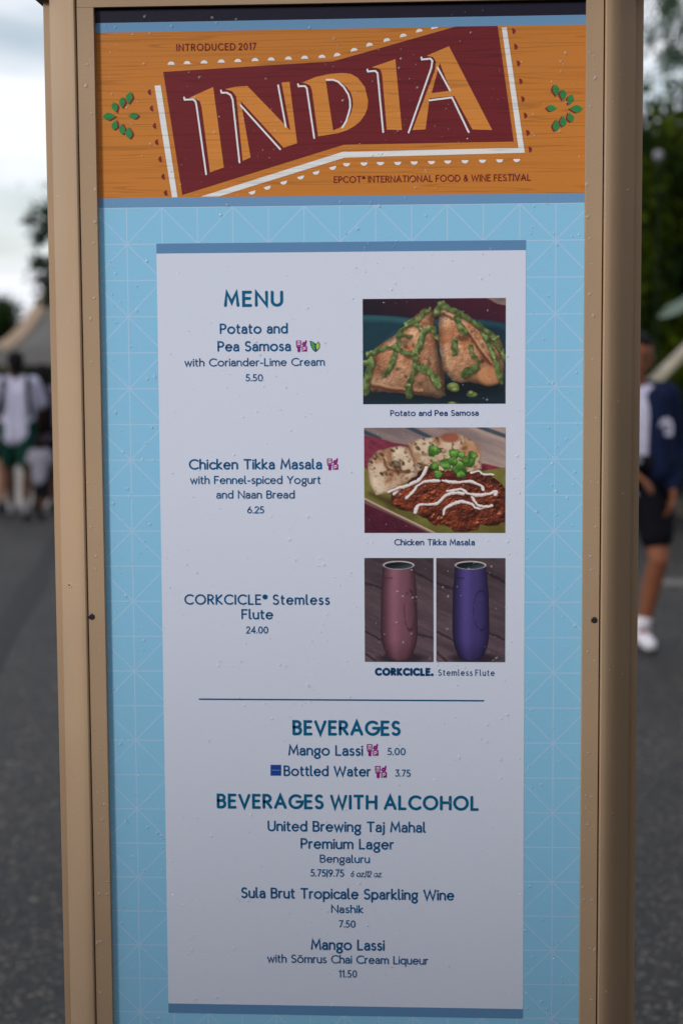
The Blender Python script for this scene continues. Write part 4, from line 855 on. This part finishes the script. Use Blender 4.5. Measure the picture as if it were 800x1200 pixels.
def samosa(pts, seed, light, ridge):
    m, sd = p.poly(pts, 5, 14, seed); t = p.n(60, seed + 3); sp = p.n(14, seed + 4); big_ = p.n(110, seed + 5)
    base = arr(p, (112, 68, 42), (206, 164, 130), np.clip(t * .55 + .35 * light + .15, 0, 1)); edge = np.clip(1 - sd / 30, 0, 1)[..., None]
    col = base * (1 - .45 * edge) * (.86 + .28 * sp[..., None]); br = np.clip((big_ - .56) * 7, 0, 1)[..., None]; col = col * (1 - br * .5) + np.array((116, 60, 34)) * br * .5
    em_ = p.n(26, seed + 13) * .55 + p.n(10, seed + 14) * .45; gy_, gx_ = np.gradient(em_); col = col * (1 - np.clip(gy_ * 1.6 + gx_ * 1.1, -.15, .15))[..., None]; dk = np.clip((p.n(36, seed + 15) - .58) * 5, 0, 1)[..., None]; col = col * (1 - .38 * dk)
    cxs, cys = np.mean([a for a, b in pts]), np.mean([b for a, b in pts]); col = col * np.clip(1.16 - .30 * np.hypot((p.X - cxs + 50) / 190, (p.Y - cys + 60) / 200) ** 1.6, .5, 1.16)[..., None]
    hl = np.clip((p.n(75, seed + 6) - .52) * 4, 0, 1)[..., None] * (.5 + p.n(9, seed + 7)[..., None]); col = col + hl * np.array((34, 32, 32)) * .7
    p.put(m, col)
    for q, r in ridge: mm, dd, sx, sy = p.line(q, r, 8, 10, seed); p.put(mm * m, (74, 38, 26), .7); mm, dd, sx, sy = p.line([(a + 8, b - 9) for a, b in q], r * .7, 8, 10, seed); p.put(mm * m, (208, 160, 124), .5)
m, sd = p.poly([(90, 440), (300, 500), (460, 515), (720, 470), (700, 420), (400, 420)], 40); p.put(m, (8, 16, 24), .8)
samosa([(385, 78), (400, 180), (422, 330), (443, 420), (450, 492), (410, 508), (250, 482), (100, 474), (76, 440), (85, 390), (120, 265), (220, 200), (280, 140), (335, 92), (360, 78)], 11, np.clip((420 - p.X) / 380 + (250 - p.Y) / 500, 0, 1), [([(90, 440), (180, 462), (250, 470), (330, 478)], 9), ([(395, 190), (420, 330), (440, 430)], 6)])
samosa([(413, 92), (440, 72), (520, 110), (610, 165), (700, 222), (716, 262), (720, 380), (696, 440), (645, 452), (560, 432), (480, 430), (432, 365), (417, 270)], 31, np.clip((640 - p.X) / 300, 0, 1), [([(440, 110), (520, 160), (590, 260), (650, 340), (700, 400)], 6), ([(600, 170), (660, 240), (705, 300)], 5)])
m, d = p.ell(655, 400, 60, 46, .4); p.put(m, (206, 140, 96), .6)
m, d = p.ell(330, 408, 24, 20, .3); p.put(m, (150, 104, 84), .6)
def sauce(q, r, seed, c0=(52, 66, 34), c1=(124, 142, 82)):
    mm, dd, sx, sy = p.line([(a + 2, b + 4) for a, b in q], r * .95, 9, 20, seed); p.put(mm, (44, 30, 18), .55)
    mm, dd, sx, sy = p.line(q, r * 1.25, 4, 26, seed); mm = np.clip((r * (.36 + .95 * p.n(30, seed + 3)) - dd * r * 1.25) / 4 + .5, 0, 1); sh = np.clip(.50 - .42 * sy - .22 * sx + (p.n(18, seed + 9) - .5) * 1.7 - .25 * dd, 0, 1); p.put(mm, arr(p, c0, c1, sh)); p.put(mm * np.clip((sh - .9) * 6, 0, 1), (190, 200, 150), .55)
for i, (q, r) in enumerate([([(372, 88), (345, 105), (318, 135), (270, 158), (232, 200), (218, 270), (192, 350), (160, 392)], 14), ([(262, 160), (310, 162), (350, 192), (388, 170)], 11), ([(388, 175), (408, 232)], 11), ([(350, 192), (326, 260), (300, 300), (312, 352), (282, 420), (276, 498)], 16), ([(312, 352), (372, 382), (412, 442)], 20),
    ([(86, 297), (160, 270), (216, 265), (258, 296), (300, 300)], 13), ([(70, 335), (104, 330), (82, 400), (68, 480)], 18), ([(232, 206), (282, 215)], 9), ([(408, 106), (424, 68), (470, 86), (520, 112)], 16), ([(500, 130), (512, 165), (540, 202)], 17), ([(520, 112), (600, 172), (640, 232), (680, 332), (712, 432)], 15),
    ([(600, 165), (660, 215), (700, 280), (728, 322)], 13), ([(490, 240), (490, 296)], 13), ([(562, 270), (578, 305), (602, 332)], 13), ([(535, 392), (560, 380), (590, 365)], 24), ([(640, 236), (690, 222)], 9), ([(276, 450), (276, 490)], 20)]): sauce(q, r, 50 + i)
for i, (x, y, rx, ry) in enumerate([(482, 452, 30, 20), (490, 464, 24, 14), (572, 490, 27, 13), (566, 482, 15, 12), (478, 530, 22, 8), (360, 536, 26, 5)]):
    m, d = p.ell(x, y, rx, ry, .12); p.put(m, arr(p, (58, 70, 34), (150, 158, 92), np.clip(1 - d + (y - p.Y) / 40, 0, 1)))
p.C *= (.94 + .12 * p.n(5, 77))[..., None]
p.build('photo_samosa', (425, 592, 349.7, 473.3))

# chicken tikka masala
p = Pic(66, 727, 44, 537, 320, 238)
g1 = p.n(60, 3, .25, 1.6, 22); p.C[:] = arr(p, (92, 78, 84), (158, 136, 128), np.clip(g1 + (p.X - 200) / 1500, 0, 1))
for q in ([(270, 40), (420, 112)], [(600, 40), (740, 90)], [(60, 60), (140, 96)]): mm, dd, sx, sy = p.line(q, 9, 8); p.put(mm, (34, 54, 66), .8)
m, sd = p.poly([(66, 78), (150, 100), (280, 128), (300, 190), (66, 260)], 6, 10, 3); p.put(m, arr(p, (86, 28, 46), (138, 54, 74), p.n(30, 6, 1, 3, 20)))
m, sd = p.poly([(560, 205), (640, 215), (740, 240), (740, 300), (600, 290)], 8); p.put(m, arr(p, (84, 24, 42), (134, 48, 62), p.n(30, 7)))
m, sd = p.poly([(40, 385), (230, 470), (400, 545), (40, 560)], 6); p.put(m, arr(p, (50, 14, 32), (92, 28, 48), p.n(30, 8)))
m, sd = p.poly([(40, 200), (140, 300), (740, 230), (740, 560), (420, 560), (250, 480), (40, 372)], 5); p.put(m, arr(p, (66, 62, 26), (140, 132, 66), np.clip(p.n(80, 12) * .7 + .25 - np.clip((p.Y - 300) / 900, 0, .3), 0, 1)))
mm, dd, sx, sy = p.line([(50, 372), (160, 428), (260, 476), (400, 545)], 9, 5); p.put(mm, arr(p, (92, 66, 58), (180, 152, 140), np.clip(.5 - sy, 0, 1)))
def naan(pts, seed, chars):
    m, sd = p.poly(pts, 5, 10, seed); t = np.clip(p.n(70, seed) * .9 + .15, 0, 1); col = arr(p, (150, 112, 84), (214, 196, 174), t); ed = np.clip(1 - sd / 12, 0, 1)[..., None]; col = col * (1 - .25 * ed); p.put(m, col)
    b = np.clip((p.n(44, seed + 1) - .52) * 4, 0, 1); p.put(m * b, (126, 78, 48), .7); b = np.clip((p.n(20, seed + 2) - .62) * 6, 0, 1); p.put(m * b, (70, 44, 28), .7)
    for (x, y, r) in chars: mm, d = p.ell(x + 0 * r, y, r, r * .55, .5, (x * 7) % 90 - 20); p.put(m * mm * np.clip(p.n(12, int(x)) * 2 - .4, 0, 1), (46, 34, 20), .85)
m, sd = p.poly([(90, 350), (200, 380), (330, 300), (630, 240), (500, 330), (200, 420)], 30); p.put(m, (40, 28, 14), .7)
naan([(80, 200), (128, 152), (180, 138), (240, 128), (275, 138), (300, 200), (312, 262), (262, 300), (180, 350), (120, 358), (92, 310)], 21, [(120, 185, 16), (150, 170, 14), (210, 215, 32), (240, 205, 20), (150, 260, 14), (230, 245, 30), (105, 235, 14), (200, 150, 12), (270, 250, 16), (95, 205, 14)])
mm, dd, sx, sy = p.line([(160, 190), (180, 235), (240, 250), (275, 245)], 7, 5, 8); p.put(mm, (96, 58, 36), .7)
naan([(272, 112), (340, 92), (432, 84), (470, 70), (520, 76), (580, 110), (614, 170), (616, 240), (560, 255), (400, 285), (318, 270)], 22, [(300, 118, 14), (318, 140, 14), (350, 170, 16), (380, 118, 12), (330, 222, 22), (410, 100, 12), (430, 150, 20), (345, 95, 12), (540, 140, 16)])
m, d = p.ell(470, 92, 46, 22, .5); p.put(m, (128, 60, 44), .8); m, d = p.ell(560, 150, 50, 40, .6); p.put(m, (150, 92, 54), .5)
m, sd = p.poly([(350, 228), (430, 245), (560, 255), (650, 268), (700, 300), (740, 350), (740, 480), (690, 505), (610, 500), (590, 532), (500, 534), (440, 500), (400, 508), (350, 470), (300, 446), (240, 430), (190, 412), (184, 352), (250, 310), (310, 268)], 5, 26, 41)
hh = p.n(60, 42) * .5 + p.n(26, 43) * .36 + p.n(9, 46) * .14; gy, gx = np.gradient(hh); sh = np.clip(.46 - (gy * 15 + gx * 7), 0, 1); lowm = np.clip((p.n(50, 44) - .42) * 4, 0, 1)
col = arr(p, (34, 10, 10), (166, 78, 46), sh * .8 + lowm * .2); col = col * (1 - .4 * np.clip(1 - sd / 26, 0, 1))[..., None]; p.put(m, col); p.put(m * np.clip((sh - .86) * 7, 0, 1) * (p.n(8, 45) > .5), (220, 150, 120), .75)
p.put(m * np.clip(1 - np.hypot((p.X - 480) / 160, (p.Y - 280) / 30), 0, 1), (60, 12, 22), .8)
for i, q in enumerate([[(356, 232), (332, 280), (272, 312), (232, 328), (205, 355)], [(265, 372), (290, 350), (312, 320), (350, 294), (420, 292)], [(432, 290), (500, 300), (560, 296), (612, 318), (622, 335)], [(458, 342), (520, 332), (550, 352), (600, 362), (650, 355), (684, 345), (680, 360)], [(305, 442), (318, 408), (360, 402), (410, 398), (446, 364), (490, 350), (530, 355)], [(438, 450), (450, 420), (520, 392), (570, 402), (590, 420), (630, 415), (662, 408)], [(566, 256), (600, 248), (620, 262), (670, 264)], [(570, 368), (590, 398), (612, 410)], [(180, 345), (215, 330), (240, 325)]]):
    r = 7 if i < 6 else 5.5; mm, dd, sx, sy = p.line([(a, b + 5) for a, b in q], r, 5, 10, 60 + i); p.put(mm, (52, 20, 18), .7); mm, dd, sx, sy = p.line(q, r, 4, 10, 60 + i); mm = np.clip((r * (.45 + 1.05 * p.n(34, 90 + i)) - dd * r) / 3.5 + .5, 0, 1); p.put(mm, arr(p, (176, 150, 140), (232, 230, 234), np.clip(.75 - sy * .9, 0, 1)), .94)
for q in ([(388, 180), (404, 214), (420, 240)], [(470, 150), (452, 185), (440, 220)], [(560, 180), (540, 215), (520, 250)]): mm, dd, sx, sy = p.line(q, 4, 3); p.put(mm, (150, 176, 110))
for i, (x, y, r) in enumerate([(392, 152, 34), (490, 168, 30), (520, 172, 20), (450, 214, 32), (512, 232, 40), (520, 262, 26), (572, 176, 26), (412, 262, 26), (560, 206, 30), (480, 200, 26), (395, 225, 24), (540, 195, 22)]):
    ang = np.arctan2(p.Y - y, p.X - x); rr = r * (.88 + .10 * np.cos(ang * 3 + i) + .05 * np.cos(ang * 8 + i * 2) + .3 * (p.n(14, 120 + i) - .5)); d = np.hypot(p.X - x, (p.Y - y) * 1.1) / rr; mk = np.clip((1 - d) * 6, 0, 1)
    p.put(np.clip((1.12 - d) * 6, 0, 1), (30, 44, 14), .45); p.put(mk, arr(p, (34, 74, 20), (146, 192, 92), np.clip(p.n(20, 80 + i) * 1.1 - .15 + (y - p.Y) / (r * 4) - .25 * (d > .75), 0, 1)))
p.C *= (.94 + .12 * p.n(5, 78))[..., None]
p.build('photo_tikka_masala', (426.6, 591.8, 501, 624.4))

# two stemless flutes
def flute(name, c0, c1, c2, dx, corners, emb, seed):
    global p
    p = Pic(68 + dx, 390 + dx, 36, 522, 150, 226); ox = dx
    t = p.n(70, seed, .3, 1.8, 24); st = p.n(16, seed + 1, .2, 1.6, 24)
    p.C[:] = arr(p, (58, 46, 54), (112, 92, 98), np.clip(t * .8 + st * .4 - .15, 0, 1)) * (.8 + .25 * np.clip((p.Y - 40) / 480, 0, 1))[..., None]
    for q in ([(68, 380), (150, 420), (240, 470)], [(280, 90), (390, 150)], [(300, 380), (400, 420)], [(68, 480), (120, 520)], [(60, 150), (150, 180)]): mm, dd, sx, sy = p.line([(a + dx, b) for a, b in q], 5, 6, 14, seed); p.put(mm, (34, 24, 30), .7)
    m, d = p.ell(240 + ox, 505, 110, 26, .5); p.put(m, (28, 20, 28), .7)
    cx = 228 + ox; yy = p.Y; hwid = np.interp(yy, [60, 75, 200, 380, 430, 460, 490, 503, 511, 517], [72, 73, 84, 87, 82, 73, 61, 53, 40, 10]); u = (p.X - cx - np.interp(yy, [60, 380], [0, 2])) / hwid
    m = np.clip((1 - np.abs(u)) * hwid / 2 + .2, 0, 1) * (yy > 66) * (yy < 517); s_ = np.clip(1 - u * u, 0, 1) ** .5
    hl = np.exp(-((u + .34) / .34) ** 2) * .5 + np.exp(-((u - .5) / .3) ** 2) * .18 + np.exp(-((u + .02) / .5) ** 2) * .2
    sh = np.clip(.12 + .35 * s_ + hl * .6, 0, 1) * np.interp(yy, [60, 420, 500, 520], [1, .95, .6, .35]); col = arr(p, c0, c2, sh); col = col * (.5 + .5 * s_ ** .6)[..., None]; p.put(m, col); p.put(m * (np.abs(yy - 130) < 5) * (u < -.35) * (u > -.9), c0, .4)
    m, d = p.ell(cx, 69, 74, 20, .08); p.put(m, (176, 166, 168)); m, d = p.ell(cx, 71, 66, 16, .1); p.put(m, arr(p, (16, 22, 28), (66, 80, 84), np.clip((p.X - cx) / 130 + .3 + (yy - 74) / 40, 0, 1)))
    ex, erx = emb; m, d = p.ell(ex + ox, 280, erx, 92, .08); ring = np.clip(1 - np.abs(d - 1) * 14 * erx / 40, 0, 1); p.put(ring * (p.n(14, seed + 7) > .35), np.array(c0) * .55 + 14, .8)
    p.put(ring * 0 + np.clip(1 - np.abs(d - .6) * 7, 0, 1) * (p.n(10, seed + 8) > .55), np.array(c2) * .8, .35)
    sp = (p.n(3, seed + 20) > .86); p.put(sp * m * .0 + sp * .25, (170, 150, 170)); p.C *= (.95 + .1 * p.n(5, 79))[..., None]; p.build(name, corners)
flute('photo_rose_flute', (54, 30, 40), (108, 62, 74), (150, 100, 116), 0, (427, 507.6, 653.8, 775.6), (280, 26), 101)
flute('photo_purple_flute', (22, 18, 48), (58, 46, 108), (88, 74, 140), 343 - 6, (510.8, 591.6, 653.9, 775.7), (278, 36), 131)

# ---- raindrops on print and frame
water = newmat('water', (1, 1, 1), .03); wb = water.node_tree.nodes['Principled BSDF']; 
_t = N(water, 'ShaderNodeBsdfTransparent'); _g = N(water, 'ShaderNodeBsdfGlossy'); _g.inputs['Roughness'].default_value = .08; _lw = N(water, 'ShaderNodeFresnel'); _lw.inputs['IOR'].default_value = 1.4
_ms = N(water, 'ShaderNodeMixShader'); _mn = N(water, 'ShaderNodeMath'); _mn.operation = 'MINIMUM'; _mn.inputs[1].default_value = .28; L(water, _lw.outputs[0], _mn.inputs[0]); L(water, _mn.outputs[0], _ms.inputs[0]); L(water, _t.outputs[0], _ms.inputs[1]); L(water, _g.outputs[0], _ms.inputs[2]); _df = N(water, 'ShaderNodeBsdfDiffuse'); _df.inputs[0].default_value = (.9, .93, .97, 1); _m2 = N(water, 'ShaderNodeMixShader'); _m2.inputs[0].default_value = .19
L(water, _ms.outputs[0], _m2.inputs[1]); L(water, _df.outputs[0], _m2.inputs[2]); L(water, _m2.outputs[0], water.node_tree.nodes['Material Output'].inputs[0])
def drops(name, n, xf, parent, rmin=.00045, rmax=.0019):
    rg = np.random.default_rng(len(name)); v = []; f = []
    for i in range(n):
        x, y, z, nx_, ny_ = xf(rg); r = rmin + (rmax - rmin) * rg.random() ** 4.5; el = rg.uniform(.9, 1.25); hgt = r * rg.uniform(.34, .55); base = len(v); tx, ty = -ny_, nx_
        K_ = 9; ph = rg.random() * 6.28
        for (q, hh_) in ((1, -.03), (.9, .45), (.55, .87)):
            for k in range(K_):
                a = 2 * math.pi * k / K_; w_ = 1 + .13 * math.sin(a * 2 + ph) + .08 * math.sin(a * 3 + ph * 2); dx = r * q * w_ * math.cos(a); dz = r * q * el * w_ * math.sin(a); v.append((x + tx * dx + nx_ * hgt * hh_, y + ty * dx + ny_ * hgt * hh_, z + dz))
        v.append((x + nx_ * hgt, y + ny_ * hgt, z))
        for ring in range(2):
            for k in range(K_): a0 = base + ring * K_ + k; a1 = base + ring * K_ + (k + 1) % K_; f.append((a0, a1, a1 + K_, a0 + K_))
        for k in range(K_): f.append((base + 2 * K_ + k, base + 2 * K_ + (k + 1) % K_, base + 3 * K_))
    o = mesh(name, v, f, water, parent, True); o['kind'] = 'stuff'; return o
def on_print(rg):
    while 1:
        x = rg.uniform(xo_l + .006, xo_r - .006); z = rg.uniform(z_bot, z_top - .01); dens = .18 + 1.4 * max(0, mnoise.noise(Vector((x * 7, z * 5, 2)))) + (.35 if x < xl or x > xr else 0)
        if rg.random() < dens: return x, -.00075, z, 0, -1
drops('raindrops', 1900, on_print, board)
for sgn, xo in ((-1, xo_l), (1, xo_r)):
    drops('raindrops', 170, lambda rg: (xo + sgn * rg.uniform(.002, .019), YF, rg.uniform(z_bot, z_top + .01), 0, -1), board, .0005, .0024)
    def oncover(rg):
        i = rg.integers(5, 15); t = rg.random(); a_, b2_ = cover[i], cover[i + 1]; o_ = a_[0] + (b2_[0] - a_[0]) * t; y = a_[1] + (b2_[1] - a_[1]) * t; d_ = Vector((b2_[0] - a_[0], b2_[1] - a_[1])).normalized()
        return xo + sgn * o_, y, rg.uniform(z_bot, ZP1), sgn * -(-d_.y) * 1.0, -d_.x
    drops('raindrops', 130, oncover, board, .0004, .0015)
